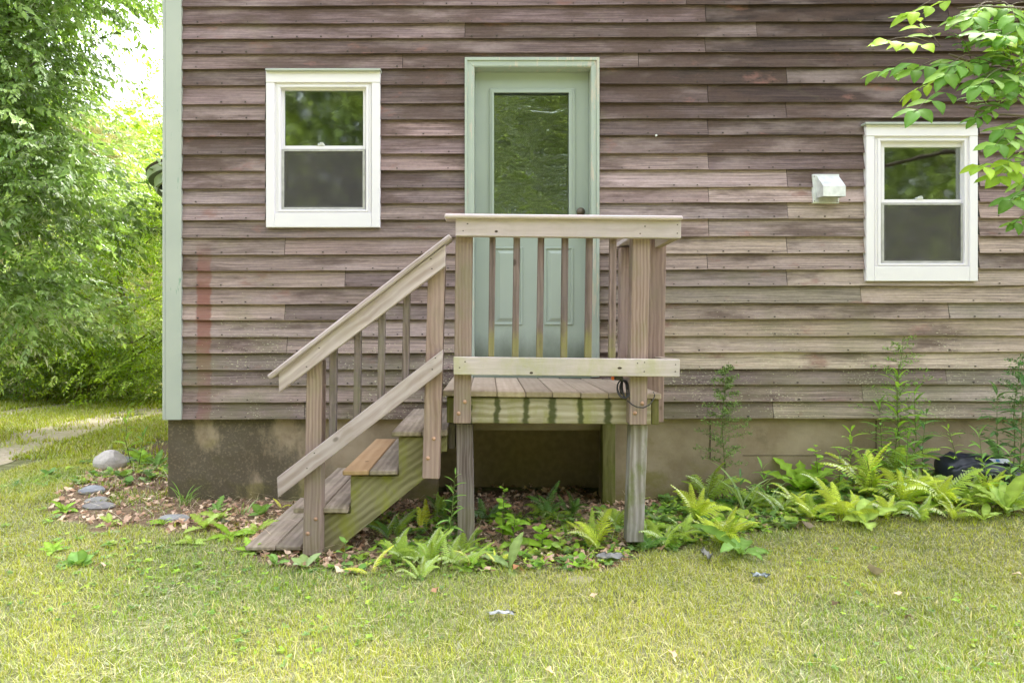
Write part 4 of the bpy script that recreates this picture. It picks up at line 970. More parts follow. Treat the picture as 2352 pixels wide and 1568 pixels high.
fern(775, 1160, 78, 3, 'bright', 'fern poking up between the second and third stair treads', -.1, (.2, .6), 4.1)
fern(915, 1066, 62, 2, 'bright', 'fern frond lying over the bright new stair tread', -.9, (.1, .3), 4.0)
fern(655, 1170, 50, 3, 'yellow', 'tiny yellow fern at the foundation left of the newel post')

# ================================================================ BROAD LEAVED WEEDS
LM = {}
def lm(kind, colr):
    key = (kind, colr)
    if key not in LM:
        T = {'dock': leaf_strip(.27, 12, .9, .35, .5, .028, .09), 'broad': leaf_strip(.46, 10, .8, .3, .45, .035, .08), 'tooth': leaf_strip(.34, 11, .8, .2, .55, .01, lobes=1),
             'lance': leaf_strip(.17, 5, .8, .3, .4), 'round': leaf_strip(.85, 5, .35, .15, .5), 'oval': leaf_strip(.5, 6, .5, .22, .45), 'grass': leaf_strip(.045, 6, 1.2, .5, .3)}[kind]
        LM[key] = mesh_from('leaf', T, M_leaf, {'g': (.20, .36, .07), 'b': (.32, .52, .05), 'd': (.09, .19, .06), 'y': (.60, .56, .04), 'p': (.36, .48, .20), 'l': (.42, .56, .12)}[colr])
    return LM[key]
def rosette(name, px, py, n, Lpx, kind, colr, label, cat, el=(.3, 1.1), stem=0, group=None, d=None):
    b = on_ground(px, py) if d is None else at(px, py, d); dd = b.y + DIST; L = Lpx / 1568 * dd; root = empty(name, b, label, cat, group); a0 = rng.uniform(0, 6.28); H = stem / 1568 * dd
    if H:
        bm = bmesh.new(); bend = rng.uniform(-.12, .12); pts = [b + Vector((bend * H * (k / 6) ** 2, .02 * k / 6, H * k / 6)) for k in range(7)]; add_tube(bm, pts, .0035, .0015, 5); o = from_bm('stem', bm, M_stem, root)
    for i in range(n):
        t_ = i / max(1, n - 1); a = a0 + i * 2.4; e = rng.uniform(*el); p = b + Vector((0, 0, .004)) if not H else pts[min(6, int(1 + t_ * 5.99))] + Vector((0, 0, rng.uniform(-.5, .5) * H / 6))
        dr = Vector((math.cos(a) * math.cos(e), math.sin(a) * math.cos(e) - .1, math.sin(e))); s = L * rng.uniform(.7, 1.1) * (1 - .45 * t_ if H else 1)
        leaf_obj('leaf', lm(kind, colr), root, p, dr, Vector((-math.cos(a), -math.sin(a) - .3, .9)), s)
    return root
DK = 'dock'
rosette('dock_plant', 1700, 1275, 6, 125, DK, 'g', 'large dock with long wavy leaves at the bed edge below the wispy plant', 'weed')
rosette('dock_plant', 1172, 1308, 3, 100, DK, 'p', 'dock with two long pale leaves in front of the open space below the deck', 'weed', (.15, 1.3))
rosette('dock_plant', 1985, 1205, 5, 85, 'broad', 'l', 'broad pale leaved weed at the lawn edge under the wide fern', 'weed')
rosette('dock_plant', 2312, 1180, 8, 110, DK, 'l', 'clump of upright pale green leaves right of the black bag', 'weed', (.7, 1.4))
rosette('dock_plant', 2260, 1195, 5, 60, DK, 'l', 'small pale weed in the lawn edge near the right border', 'weed')
rosette('dandelion_plant', 1843, 1110, 8, 105, 'tooth', 'b', 'dandelion like rosette of upright toothed leaves against the foundation', 'weed', (.7, 1.4))
rosette('dock_plant', 1600, 1180, 3, 70, 'broad', 'p', 'grey green leaf weed resting on litter right of the porch post', 'weed', (.1, .5))
rosette('dock_plant', 634, 1300, 3, 48, 'broad', 'g', 'small weed with one curled leaf before the bottom step', 'weed', (.6, 1.3))
rosette('dock_plant', 700, 1305, 5, 45, 'oval', 'p', 'small oval leaved weed at the foot of the newel post', 'weed')
rosette('seedling', 790, 1300, 6, 42, 'oval', 'g', 'tree seedling with green lower leaves right of the newel post', 'seedling', (.3, 1.0), 55)
rosette('seedling', 782, 1262, 5, 34, 'oval', 'y', 'seedling top with yellow leaves right of the newel post', 'seedling', (.0, .35))
rosette('celandine_plant', 1155, 1250, 16, 30, 'round', 'b', 'tall weed with round lobed leaves under the left half of the deck', 'weed', (.0, .7), 120)
rosette('celandine_plant', 1180, 1255, 12, 62, 'broad', 'b', 'leafy green weed with wide maple like leaves under the deck', 'weed', (.1, .8), 60)
rosette('celandine_plant', 1245, 1265, 11, 40, 'round', 'b', 'round leaved weed under the middle of the deck', 'weed', (.1, .9), 50)
rosette('celandine_plant', 1290, 1270, 8, 32, 'round', 'l', 'small round leaved weed left of the bright porch fern', 'weed', (.1, .9), 30)
rosette('celandine_plant', 1385, 1200, 7, 45, 'oval', 'g', 'oval leaved weed in the shade beside the right porch post', 'weed', (.2, .9), 30)
rosette('celandine_plant', 1880, 1115, 14, 28, 'round', 'b', 'thin stemmed weed with small yellowish leaves against the foundation', 'weed', (.0, .8), 95)
for i, (x, y, l, n, k_, c_, lab) in enumerate([(470,1215,60,7,'tooth','l','left of the bottom step under the foundation stain'),(530,1235,62,8,DK,'b','pair of upright leaves midway between corner litter and bottom step'),(575,1270,55,7,'tooth','b','at the left tip of the bottom step'),
        (505,1195,50,6,'broad','l','broad pale leaves close to the foundation'),(600,1185,45,6,'oval','g','by the foundation left of the newel post'),(440,1250,45,6,'tooth','l','in the lawn below the flat grey stone'),
        (590,1225,60,6,DK,'l','tall leaf left of the bottom tread'),(150,1175,42,7,'broad','b','in the lawn left of the litter patch'),(120,1270,40,6,'broad','b','low in the lawn at the far left'),(180,1300,36,7,'round','g','clover like tuft in the left lawn'),
        (375,1205,40,6,DK,'b','beside the pale litter in front of the corner'),(255,1205,36,6,'tooth','l','by the small grey stone in the corner litter'),(330,1065,52,8,'broad','b','behind the pale rock at the corner'),(360,1075,50,7,DK,'g','right behind the pale rock near the wall'),(500,1175,40,6,'tooth','g','at the foot of the mould stained foundation')]):
    rosette('leafy_weed', x, y, n, l, k_, c_, 'small leafy weed ' + lab, 'weed', (.25, 1.15), 0, 'leafy weeds in the left lawn')
def stalk(px, py, tx, ty, n, Lpx, label, colr='g', d=None, kind='lance', group=None):
    b = on_ground(px, py) if d is None else at(px, py, d); dd = b.y + DIST; top = at(tx, ty, dd - .02); root = empty('tall_weed', b, label, 'weed', group)
    bm = bmesh.new(); mid = b.lerp(top, .5) + Vector((rng.uniform(-.03, .03), -.02, 0)); pts = [b.lerp(mid, k / 5) if k < 5 else mid.lerp(top, (k - 5) / 5) for k in range(11)]; add_tube(bm, pts, .004, .0012, 5); from_bm('stem', bm, M_stem, root)
    L = Lpx / 1568 * dd
    for i in range(n):
        t_ = .12 + .88 * i / (n - 1); q = t_ * 10; k = min(9, int(q)); p = pts[k].lerp(pts[k+1], q - k); a = i * 2.4 + rng.uniform(-.4, .4); e = rng.uniform(.2, .8) + .5 * (t_ > .9)
        leaf_obj('leaf', lm(kind, colr), root, p, Vector((math.cos(a) * math.cos(e), math.sin(a) * math.cos(e), math.sin(e))), Vector((-math.cos(a) * .8, -math.sin(a) * .8 - .3, 1)), L * rng.uniform(.7, 1.1) * (1 - .35 * t_))
    return root
stalk(2045, 1100, 2062, 862, 34, 75, 'tallest leafy weed with narrow leaves in front of the siding', 'b')
stalk(2010, 1095, 2020, 930, 22, 60, 'narrow leaved weed left of the tallest leafy weed', 'g')
stalk(2090, 1085, 2100, 910, 24, 70, 'narrow leaved weed right of the tallest leafy weed', 'g')
stalk(2120, 1110, 2128, 950, 16, 60, 'dark narrow leaved weed leaning over the left end of the black bag', 'd')
stalk(2190, 1120, 2178, 985, 16, 46, 'small upright weed with yellow tip in front of the black bag', 'b')
stalk(2300, 1110, 2290, 900, 26, 75, 'dark bushy narrow leaved weed near the right border', 'd')
stalk(2340, 1115, 2350, 880, 26, 80, 'dark leaning weed cut by the right border of the view', 'd')
stalk(1022, 1275, 1046, 1090, 20, 50, 'slender grey green weed just left of the left porch post', 'g', None)
stalk(302, 1070, 292, 955, 12, 46, 'upright narrow leaved weed beside the house corner', 'b')
stalk(318, 1075, 330, 1000, 12, 44, 'shorter narrow leaved weed between rock and house corner', 'g')
def wispy(px, py, tx, ty, wpx, colr, label, nb=26, m=40):
    """asparagus like plant: thin side branches with tiny leaves"""
    b = on_ground(px, py); dd = b.y + DIST; top = at(tx, ty, dd - .05); root = empty('wispy_plant', b, label, 'weed', 'wispy plants by the siding'); H = top.z - b.z; W_ = wpx / 1568 * dd
    bm = bmesh.new(); st_ = [b.lerp(top, k / 8) + Vector((.015 * math.sin(k), 0, 0)) for k in range(9)]; add_tube(bm, st_, .004, .001, 5); LV = []
    T, TF = leaf_strip(.3, 2, .4, .2, .5)
    for i in range(nb):
        t_ = .25 + .72 * i / nb; p = b.lerp(top, t_); a = i * 2.4; Lb = W_ * .55 * (1.15 - t_) * rng.uniform(.6, 1.2) * 1.4; dr = Vector((math.cos(a), math.sin(a) * .5, .45)).normalized(); pts = [p + dr * Lb * u - Vector((0, 0, .25 * Lb * u * u)) for u in (0, .33, .66, 1)]
        add_tube(bm, pts, .0013, .0005, 3); u = rng.random(m); P_0 = np.array([list(p + dr * Lb * q - Vector((0, 0, .25 * Lb * q * q))) for q in u]) + rng.normal(0, .008, (m, 3))
        LV.append(scatter(T, TF, P_0, rotm(rng.uniform(0, 6.28, m), rng.uniform(-.5, 1.2, m), rng.uniform(-1, 1, m)), rng.uniform(.012, .030, m), np.array(colr) * 1.7 * rng.uniform(.6, 1.4, m)[:, None]))
    from_bm('stem', bm, M_stem, root); V, F, C = cat_(LV); o = np_obj('foliage', np_mesh('foliage', V, F, M_leaf, C), root)
wispy(1658, 1110, 1668, 830, 130, (.15, .22, .09), 'wispy grey green plant against the siding above the green fern', 30, 80)
wispy(2058, 1095, 2070, 768, 190, (.13, .22, .05), 'tallest wispy plant rising over the siding left of the black bag', 32)
wispy(2320, 1105, 2345, 810, 170, (.07, .15, .05), 'dark wispy plant at the right border of the view', 32)
def bent_grass(px, py, n, Lpx, label, colr='p'):
    b = on_ground(px, py); L = Lpx / 1568 * (b.y + DIST); root = empty('grass_tuft', b, label, 'grass tuft', 'tall grass tufts')
    for i in range(n):
        a = rng.uniform(0, 6.28); e = rng.uniform(.8, 1.45); leaf_obj('leaf', lm('grass', colr), root, b + Vector((rng.uniform(-.03, .03), rng.uniform(-.02, .02), 0)), Vector((math.cos(a) * math.cos(e), math.sin(a) * math.cos(e), math.sin(e))), Vector((-math.cos(a), -math.sin(a), .6)), L * rng.uniform(.6, 1.1))
bent_grass(1710, 1180, 9, 150, 'long bent grass stems right of the tall green fern')
bent_grass(560 - 5, 1185, 12, 55, 'thin grass tuft at the mouldy foundation near the corner stones')
bent_grass(425, 1160, 16, 70, 'thin grass tuft against the left end of the foundation', 'g')
bent_grass(1770, 1165, 7, 80, 'short grass tuft in the right bed below the siding')

for i, (x, y, tx, ty, n_, l_, c_) in enumerate([(1925,1140,1930,1040,14,55,'g'),(1960,1120,1955,990,16,60,'b'),(2070,1130,2085,1010,16,60,'g'),(2240,1130,2250,1000,16,60,'g'),(2270,1150,2262,1060,14,55,'b'),(2330,1150,2320,1040,16,60,'g'),(1760,1150,1750,1075,12,50,'g'),(1690,1170,1700,1095,12,50,'d'),(2000,1150,1990,1050,14,55,'b')]):
    stalk(x, y, tx, ty, n_, l_, 'leafy weed stem ' + ['left of the tall bright fern, shorter one', 'right beside the tall bright fern, left side', 'behind the fern in front of the bag end', 'behind the right end of the black bag', 'right of the black bag, at the lawn side', 'among the pale leaf clump at the right border', 'behind the small fern on bare litter', 'dark one beside the bent grass stems', 'between tall bright fern and tallest weed'][i], c_, None, 'lance', 'leafy stems among the right ferns')
for i, (x, y, h, c_) in enumerate([(1900,1150,100,'mid'),(1960,1185,100,'bright'),(2110,1140,115,'mid'),(2190,1195,90,'bright'),(2265,1150,110,'bright'),(2335,1175,100,'mid'),(1740,1165,80,'mid'),(1830,1165,85,'bright'),(1565,1235,90,'mid'),(1690,1225,85,'bright'),(1480,1235,80,'mid'),(960,1330,85,'soft'),(1060,1275,85,'mid')]):
    fern(x, y, h, 7, c_, ['low fern behind the bright low fern', 'fern between wide bright fern and lawn', 'fern hugging the left end of the bag', 'low bright fern below the bag at the lawn', 'bright fern just right of the bag', 'mid green fern among the pale leaf clump', 'small fern left of the bare litter patch', 'bright small fern behind bare litter', 'small fern before the upright light green fern', 'small bright fern touching the large dock', 'small fern right behind the right post foot', 'flat feathery fern at lawn edge before the stairs', 'small fern right behind the left post foot'][i], 0, (.3, 1.1), None, 'smaller ferns filling the bed')

# ================================================================ STONES, SCRAPS, BAG
def stone(px, py, wpx, hpx, dpt, colr, label, seed, name='stone'):
    b = on_ground(px, py); dd = b.y + DIST; w_, h_ = wpx / 1568 * dd / 2, hpx / 1568 * dd; bm = bmesh.new(); bmesh.ops.create_icosphere(bm, subdivisions=3, radius=1)
    r_ = random.Random(seed); ofs = [Vector((r_.uniform(-1, 1), r_.uniform(-1, 1), r_.uniform(-.6, 1))).normalized() for _ in range(11)]; lim = [r_.uniform(.76, .95) for _ in ofs]
    for v in bm.verts:
        for o_, l_ in zip(ofs, lim):
            e = v.co.dot(o_) - l_
            if e > 0: v.co -= o_ * e * .92
        v.co = Vector((v.co.x * w_ * 1.2, v.co.y * dpt, (v.co.z * .5 + .32) * h_ * 1.3))
    t = NT('stone_mat'); P = t.pos(); n = t.noise(P, 26, 5, .7); t.base(t.mix(t.ss(n, .3, .7), tuple(.72 * x for x in colr), colr)); t.rough(.85, .2); t.bump(n, .4, .004)
    bmesh.ops.translate(bm, verts=bm.verts, vec=b + Vector((0, 0, -.01))); o = from_bm(name, bm, t.m, None, False); tag(o, label, 'stone', 'stones at the house corner'); return o
stone(253, 1076, 62, 44, .10, (.64, .58, .55), 'largest pale rounded rock beside the house corner', 3)
stone(292, 1062, 50, 16, .08, (.30, .30, .29), 'flat grey stone right behind the pale rock', 4)
stone(212, 1130, 50, 18, .08, (.32, .33, .36), 'flat bluish grey stone below the pale rock', 5)
stone(222, 1150, 42, 12, .07, (.30, .29, .28), 'thin grey stone in the middle of the corner litter', 6)
stone(225, 1164, 64, 14, .07, (.27, .255, .25), 'long dark grey slate lowest in the litter left of the corner', 7)
stone(400, 1195, 60, 18, .06, (.33, .33, .33), 'grey flat stone in the weeds below the house corner', 8)
stone(512, 1195, 30, 10, .05, (.36, .35, .33), 'small grey stone near the foundation left of the steps', 9)
stone(1335, 1330, 75, 7, .06, (.40, .36, .25), 'flat mossy stone sunk in the lawn edge before the porch', 10)
stone(448, 1108, 40, 10, .05, (.22, .21, .19), 'dark slate at the foot of the left foundation edge', 12) if False else None
def scrap(px, py, wpx, hpx, colr, label, cat, seed, up=.012, name='paper_scrap', rough=.5):
    b = on_ground(px, py); dd = b.y + DIST; w_, h_ = wpx / 1568 * dd, hpx / 1568 * dd; r_ = random.Random(seed); bm = bmesh.new(); nx_, ny_ = 7, 5; vs = []
    for j in range(ny_):
        for i in range(nx_):
            u, v_ = i / (nx_ - 1) - .5, j / (ny_ - 1) - .5; vs.append(bm.verts.new((u * w_ * (1 + .3 * math.sin(j * 2 + seed)) + r_.uniform(-.1, .1) * w_, v_ * h_ * 2.2 + r_.uniform(-.1, .1) * h_, up + abs(r_.gauss(0, .35)) * h_ + .4 * h_ * (.5 - abs(u)))))
    for j in range(ny_ - 1):
        for i in range(nx_ - 1): k = j * nx_ + i; bm.faces.new([vs[k], vs[k+1], vs[k+nx_+1], vs[k+nx_]])
    bmesh.ops.solidify(bm, geom=bm.faces[:], thickness=.0008); bmesh.ops.translate(bm, verts=bm.verts, vec=b + Vector((0, 0, .012))); o = from_bm(name, bm, plain(name + '_mat', colr, rough), None, True); tag(o, label, cat)
scrap(1148, 1422, 54, 8, (.75, .76, .80), 'crumpled white paper lying in the middle of the lawn', 'litter', 2)
scrap(1398, 1292, 56, 14, (.45, .44, .42), 'grey translucent plastic scrap at the bed edge left of the right post', 'litter', 3, name='plastic_scrap')
scrap(1624, 1290, 16, 22, (.58, .56, .54), 'small upright pale plastic scrap at the lawn edge below the dock leaves', 'litter', 4, name='plastic_scrap')
scrap(1746, 1335, 34, 10, (.58, .64, .68), 'small bluish white wrapper in the lawn right of centre', 'litter', 5, name='plastic_scrap')
for i, (x, y, s, lab, c_) in enumerate([(2010,1322,.10,'dark curled leaf on the lawn under the right bed',(.13,.11,.05)),(1848,1215,.10,'large dark leaf lying at the lawn edge by the bare litter',(.16,.13,.09)),(2088,1435,.06,'small dark brown leaf in the right lawn, lower one',(.17,.10,.07)),
        (1920,1402,.05,'dark leaf scrap right of the bright grass patch',(.12,.09,.05)),(1365,1382,.04,'pinkish leaf in the lawn before the porch',(.5,.36,.25)),(1545,1520,.05,'tan leaf near the bottom of the lawn, centre right',(.45,.3,.2)),
        (2338,1335,.07,'pale tan leaf at the right border of the lawn',(.55,.42,.3)),(230,1312,.07,'pale pink leaf in the left lawn above the clippings',(.55,.4,.3)),(1000,1370,.05,'brown leaf below the stair stringer in the lawn',(.35,.2,.12)),(2062,1378,.045,'small pinkish leaf on the right lawn beside the dark one',(.52,.38,.27)),
        (1262,1560,.04,'tan leaf at the bottom border of the view',(.5,.35,.2)),(1190,1318,.07,'brown curled leaf beside the two long dock leaves',(.40,.20,.10))]):
    b = on_ground(x, y); T = dead_leaf(i + 20); me = mesh_from('fallen_leaf', T, M_dead, c_, False); o = bpy.data.objects.new('fallen_leaf', me); col.objects.link(o); o.matrix_world = Matrix.Translation(b + Vector((0, 0, .032))) @ Euler((.2, .1, i * 1.3)).to_matrix().to_4x4() @ Matrix.Scale(s, 4); tag(o, lab, 'fallen leaf', 'fallen leaves on the lawn')
# black plastic bag
bb = on_ground(2205, 1075); bb.y = -.28; bb.z = float(gz(bb.x, -.28))
bm = bmesh.new(); bmesh.ops.create_icosphere(bm, subdivisions=4, radius=1)
for v in bm.verts:
    p = v.co.copy(); sx = math.copysign(abs(p.x) ** .6, p.x); q = .06 * math.sin(p.x * 7 + p.y * 5) + .04 * math.sin(p.y * 13 + p.z * 9) + .03 * math.sin(p.x * 19)
    v.co = Vector((sx * .225, math.copysign(abs(p.y) ** .7, p.y) * .15 * (1 + q), (math.copysign(abs(p.z) ** .8, p.z) * .5 + .42) * (.18 - .02 * sx) * (1 + q * 1.6)))
bmesh.ops.translate(bm, verts=bm.verts, vec=bb)
bag = from_bm('plastic_bag', bm, plain('black_plastic', (.018, .02, .035), .35, 0, .5), None, True); tag(bag, 'black plastic bag with a white patch lying against the foundation', 'bag')
bm = bmesh.new(); c0 = bb + Vector((.07, -.112, .172)); M_print = plain('white_print', (.7, .72, .75), .4); M_blue = plain('blue_print', (.08, .25, .5), .4)
for (a, b2, c_, d_) in ((-.05, .0, 0, .0), (.012, .045, .003, .0)):
    vs = [bm.verts.new(c0 + Vector(q)) for q in ((a, -.012, -.012), (b2 + .01, -.014, -.018), (b2 + .02, .018, .004), (a - .01, .02, .006))]; bm.faces.new(vs)
bmesh.ops.solidify(bm, geom=bm.faces[:], thickness=.002); o = from_bm('printed_patch', bm, M_print); o.parent = bag
bm = bmesh.new(); vs = [bm.verts.new(c0 + Vector(q)) for q in ((-.035, -.010, -.009), (-.012, -.011, -.011), (-.008, .004, .001), (-.030, .006, .002))]; bm.faces.new(vs); bmesh.ops.solidify(bm, geom=bm.faces[:], thickness=.001); bmesh.ops.translate(bm, verts=bm.verts, vec=(0, -.002, .0025)); o = from_bm('printed_mark', bm, M_blue); o.parent = bag
# ================================================================ OVERHANGING BRANCH AT THE RIGHT
tb = Vector((4.9, -1.2, float(gz(4.9, -1.2)) - .05))
tree = empty('overhanging_tree', tb, 'tree at the right whose leafy branch hangs before the siding and right window', 'tree')
bm = bmesh.new(); add_tube(bm, [tb, tb + Vector((.03, .05, 1.2)), tb + Vector((-.04, .1, 2.6)), tb + Vector((-.02, .1, 4.2)), tb + Vector((.1, .1, 6.0))], .13, .06, 10); from_bm('trunk', bm, M_bark, tree, True)
dB = 3.2
br_main = [tb + Vector((-.03, .1, 2.7)), at(2900, 60, 3.4), at(2600, 120, 3.3), at(2420, 165, dB), at(2330, 168, dB), at(2250, 150, 3.15), at(2180, 125, 3.1)]
br_low = [at(2600, 120, 3.3), at(2480, 220, 3.2), at(2400, 262, 3.15), at(2352, 266, 3.1), at(2285, 262, 3.1), at(2215, 245, 3.0)]
br_up = [at(2600, 120, 3.3), at(2450, 40, 3.2), at(2350, 20, 3.2), at(2260, 15, 3.1), at(2200, 20, 3.05)]
br_drop = [at(2480, 220, 3.2), at(2440, 330, 3.15), at(2410, 420, 3.1), at(2385, 520, 3.1)]
bm = bmesh.new()
for b_, r0, r1 in ((br_main, .022, .004), (br_low, .010, .003), (br_up, .011, .003), (br_drop, .008, .003)): add_tube(bm, b_, r0, r1, 6)
RACH = [((2153,122),(2034,110)),((2160,121),(2088,56)),((2209,5),(2090,48)),((2132,150),(2015,184)),((2202,154),(2095,180)),((2184,182),(2100,229)),((2202,210),(2099,275)),
        ((2181,73),(2246,38)),((2181,80),(2261,68)),((2352,367),(2247,385)),((2360,372),(2289,409)),((2385,490),(2330,514)),((2380,325),(2300,325)),((2250,150),(2190,190)),((2250,150),(2262,215)),((2230,140),(2170,190)),((2330,168),(2250,205)),
        ((2330,168),(2300,110)),((2300,165),(2345,215)),((2285,262),(2230,240)),((2280,20),(2230,60)),((2260,15),(2180,-15)),((2350,20),(2290,70)),((2300,18),(2340,75)),((2350,20),(2345,-30)),((2420,165),(2360,120)),
        ((2410,420),(2350,450)),((2420,380),(2352,420)),((2230,150),(2200,100)),((2350,100),(2300,140)),((2250,20),(2262,85)),((2380,200),(2330,240)),((2410,60),(2352,95)),((2300,262),(2290,235)),((2350,60),(2310,30))]
for _k in range(22):
    _a = [(2420,165),(2330,168),(2280,160),(2300,18),(2360,30),(2400,100),(2352,110),(2320,90),(2380,150),(2370,220)][_k % 10]; _t = (_a[0] - rng.uniform(50, 115), _a[1] + rng.uniform(-20, 75)); RACH.append((_a, _t))
RACH += [((2352,240),(2268,262)),((2400,270),(2300,300)),((2400,262),(2330,345)),((2380,230),(2290,225)),((2400,330),(2310,372)),((2390,440),(2318,462)),((2300,262),(2240,290)),((2352,300),(2285,335)),((2380,120),(2330,160)),((2352,60),(2300,105))]
LEAFB = [mesh_from('leaf', leaf_strip(.50, 6, dr_, .22, .42, .012, .04), leafmat('branch_leaf', (1, 1, 1), .42, .10, .25, .35) if False else M_leaf, c_) for dr_, c_ in ((.5, (.30, .48, .04)), (.8, (.36, .52, .04)), (.6, (.15, .31, .04)), (.9, (.12, .26, .04)), (.4, (.22, .38, .05)))]
for i, ((bx, by), (tx, ty)) in enumerate(RACH):
    if by < 270: by -= 14; ty -= 16
    d0, d1 = dB - .1 + rng.uniform(-.08, .12), dB - .1 + rng.uniform(-.28, .22); A = at(bx, by, d0); B = at(tx, ty, d1); ax = (B - A); Lr = ax.length; axn = ax.normalized()
    pts = [A.lerp(B, k / 5) + Vector((0, 0, .03 * math.sin(math.pi * k / 5))) for k in range(6)]; add_tube(bm, pts, .0024, .0010, 4)
    bright = (i in (0, 1, 2, 9, 10, 34)) or rng.random() < .16; up = Vector((0, -.55, 1)).normalized(); side = axn.cross(up).normalized()
    for k in range(7):
        if k < 6: p = A.lerp(B, .30 + .30 * (k // 2)); sg = 1 if k % 2 else -1; dr = (side * sg * .85 + axn * .75 + Vector((0, -.1, -.12))).normalized(); s = Lr * (.40 + .06 * (k // 2))
        else: p = B - axn * Lr * .06; dr = axn + Vector((0, 0, -.15)); s = Lr * .50
        s = min(max(s, .058), .100) * rng.uniform(.88, 1.12); nn = up + Vector((rng.uniform(-.35, .35), rng.uniform(-.35, .2), rng.uniform(-.2, .2)))
        me = LEAFB[rng.integers(0, 2)] if bright else LEAFB[rng.integers(2, 5)]  # sunlit and shaded leaves told apart by colour: brighter set, darker set
        leaf_obj('leaf', me, tree, p, dr + Vector((rng.uniform(-.15, .15),) * 3), nn, s)
from_bm('branch', bm, M_twig, tree, True)

# ================================================================ TREES BEHIND THE DRIVEWAY, LEFT
def tri_leaf(wd=.42, droop=.35, simple=False):
    if simple: return np.array([(0, 0, 0), (-wd * .55, .42, .05), (wd * .55, .42, .05), (0, 1, -.15)]), np.array([(0, 2, 1), (1, 2, 3)])
    h = wd / 2; return np.array([(0, 0, 0), (-h, .38, .06), (h, .38, .06), (0, .42, -.02), (-h * .55, .75, -.02 - droop * .2), (h * .55, .75, -.02 - droop * .2), (0, 1, -.06 - droop * .4)]), np.array([(0, 3, 1), (0, 2, 3), (1, 3, 4), (3, 2, 5), (3, 5, 6), (3, 6, 4)])
def spray(seed, n=14, hang=.9, leaf=.22, wd=.42, simple=False):
    """a twig one unit long carrying alternate leaves that hang"""
    r = np.random.default_rng(seed); T, TF = tri_leaf(wd, .35, simple); u = (np.arange(n) + .8) / n; pos = np.stack([r.normal(0, .02, n), u, -.28 * u * u], -1)
    az = np.where(np.arange(n) % 2 == 0, 1.0, -1.0) * r.uniform(.5, 1.25, n); az[-1] = 0
    V, F, _ = scatter(T, TF, pos, rotm(az, -r.uniform(hang * .3, hang, n), r.uniform(-.5, .5, n)), leaf * r.uniform(.7, 1.15, n), None)
    return V, F
def foliage(name, root, mat, px_rng, py_rng, d_rng, edge, n_cl, n_sp, twig, cols, clr, seed, hang=.9, leafr=.22, spread=(.35, .22), n_leaf=14, wd=.42, downbias=-.3, simple=True):
    """leafy sprays in clusters through a crown; edge(px,py) says whether the crown reaches there"""
    r = np.random.default_rng(seed); cl = []
    while len(cl) < n_cl:
        x, y, d = r.uniform(*px_rng), r.uniform(*py_rng), r.uniform(*d_rng)
        if edge(x, y): cl.append([*at(x, y, d)])
    cl = np.array(cl); sp = [spray(seed * 5 + k, n_leaf, hang, leafr, wd, simple) for k in range(5)]; parts = []; cc = r.uniform(.62, 1.2, n_cl); hue = r.random(n_cl)
    for k in range(5):
        m = n_cl * n_sp // 5; ci = r.integers(0, n_cl, m); rad = r.normal(0, 1, (m, 3)) * np.array([spread[0], spread[0], spread[1]]); pos = cl[ci] + rad
        az = np.arctan2(rad[:, 1], rad[:, 0]) - math.pi / 2 + r.normal(0, .5, m); pitch = r.normal(downbias, .35, m)
        c = (np.array(cols[0]) * (1 - hue[ci])[:, None] + np.array(cols[1]) * hue[ci][:, None]) * cc[ci][:, None] * r.uniform(.8, 1.2, m)[:, None]
        parts.append(scatter(*sp[k], pos, rotm(az, pitch, r.normal(0, .4, m)), twig * r.uniform(.6, 1.25, m), c))
    V, F, C = cat_(parts); nv = len(V); q = 4 if simple else 7; C = C * np.repeat(r.uniform(.75, 1.25, nv // q), q)[:, None]
    o = np_obj(name, np_mesh(name, V, F, mat, C), root); return o, cl
M_tl = leafmat('tree_leaf', (1.1, 1.1, 1.1), .45, .10, 0, .45); M_tl2 = leafmat('bush_leaf', (1, 1, 1), .5, .06)
def trunk_and_limbs(root, base, top, r0, targets, mat, n=18, rl=.03):
    bm = bmesh.new(); base = Vector(base); top = Vector(top); add_tube(bm, [base, base.lerp(top, .3) + Vector((.06, 0, 0)), base.lerp(top, .65) - Vector((.05, 0, 0)), top], r0, r0 * .4, 9); from_bm('trunk', bm, mat, root, True)
    bm = bmesh.new(); idx = np.linspace(0, len(targets) - 1, n).astype(int)
    for i in idx:
        T_ = Vector(targets[i]); s_ = base.lerp(top, min(.95, max(.15, (T_.z - base.z) / max(.1, top.z - base.z) * .75))); mid = s_.lerp(T_, .5) + Vector((0, 0, .12 * (T_ - s_).length)); add_tube(bm, [s_, s_.lerp(mid, .5) + Vector((0, 0, .03)), mid, mid.lerp(T_, .55), T_], rl, .006, 5)
    from_bm('limb', bm, mat, root, True)
EA = np.array([(-400,560),(-100,480),(0,335),(30,300),(60,285),(85,322),(110,318),(135,290),(165,262),(190,235),(215,228),(250,252),(300,235),(345,330),(370,345),(400,235),(450,230),(480,290),(520,260),(560,262),(600,190),(660,170),(700,240),(730,250),(760,150),(850,90),(900,40)])
edgeA = lambda x, y: x < np.interp(y, EA[:, 0], EA[:, 1]) - (165 if y < 300 else 100) - 20 * random.random()
ta = at(-150, 905, 7.9); ta.z = -.1
TA = empty('broadleaf_tree', ta, 'big tree at the left edge with drooping leafy branches over the drive', 'tree', 'trees beyond the driveway')
_, clA = foliage('foliage', TA, M_tl, (-100, 340), (-130, 790), (7.1, 8.1), edgeA, 170, 24, .40, [(.20, .33, .09), (.30, .44, .11)], None, 11, .55, .22, (.40, .13), 14, .46, .02, False)
bpy.data.objects['foliage' if False else _.name]['kind'] = 'stuff'
trunk_and_limbs(TA, ta, ta + Vector((.3, 0, 5.2)), .14, clA, M_bark, 60, .03)
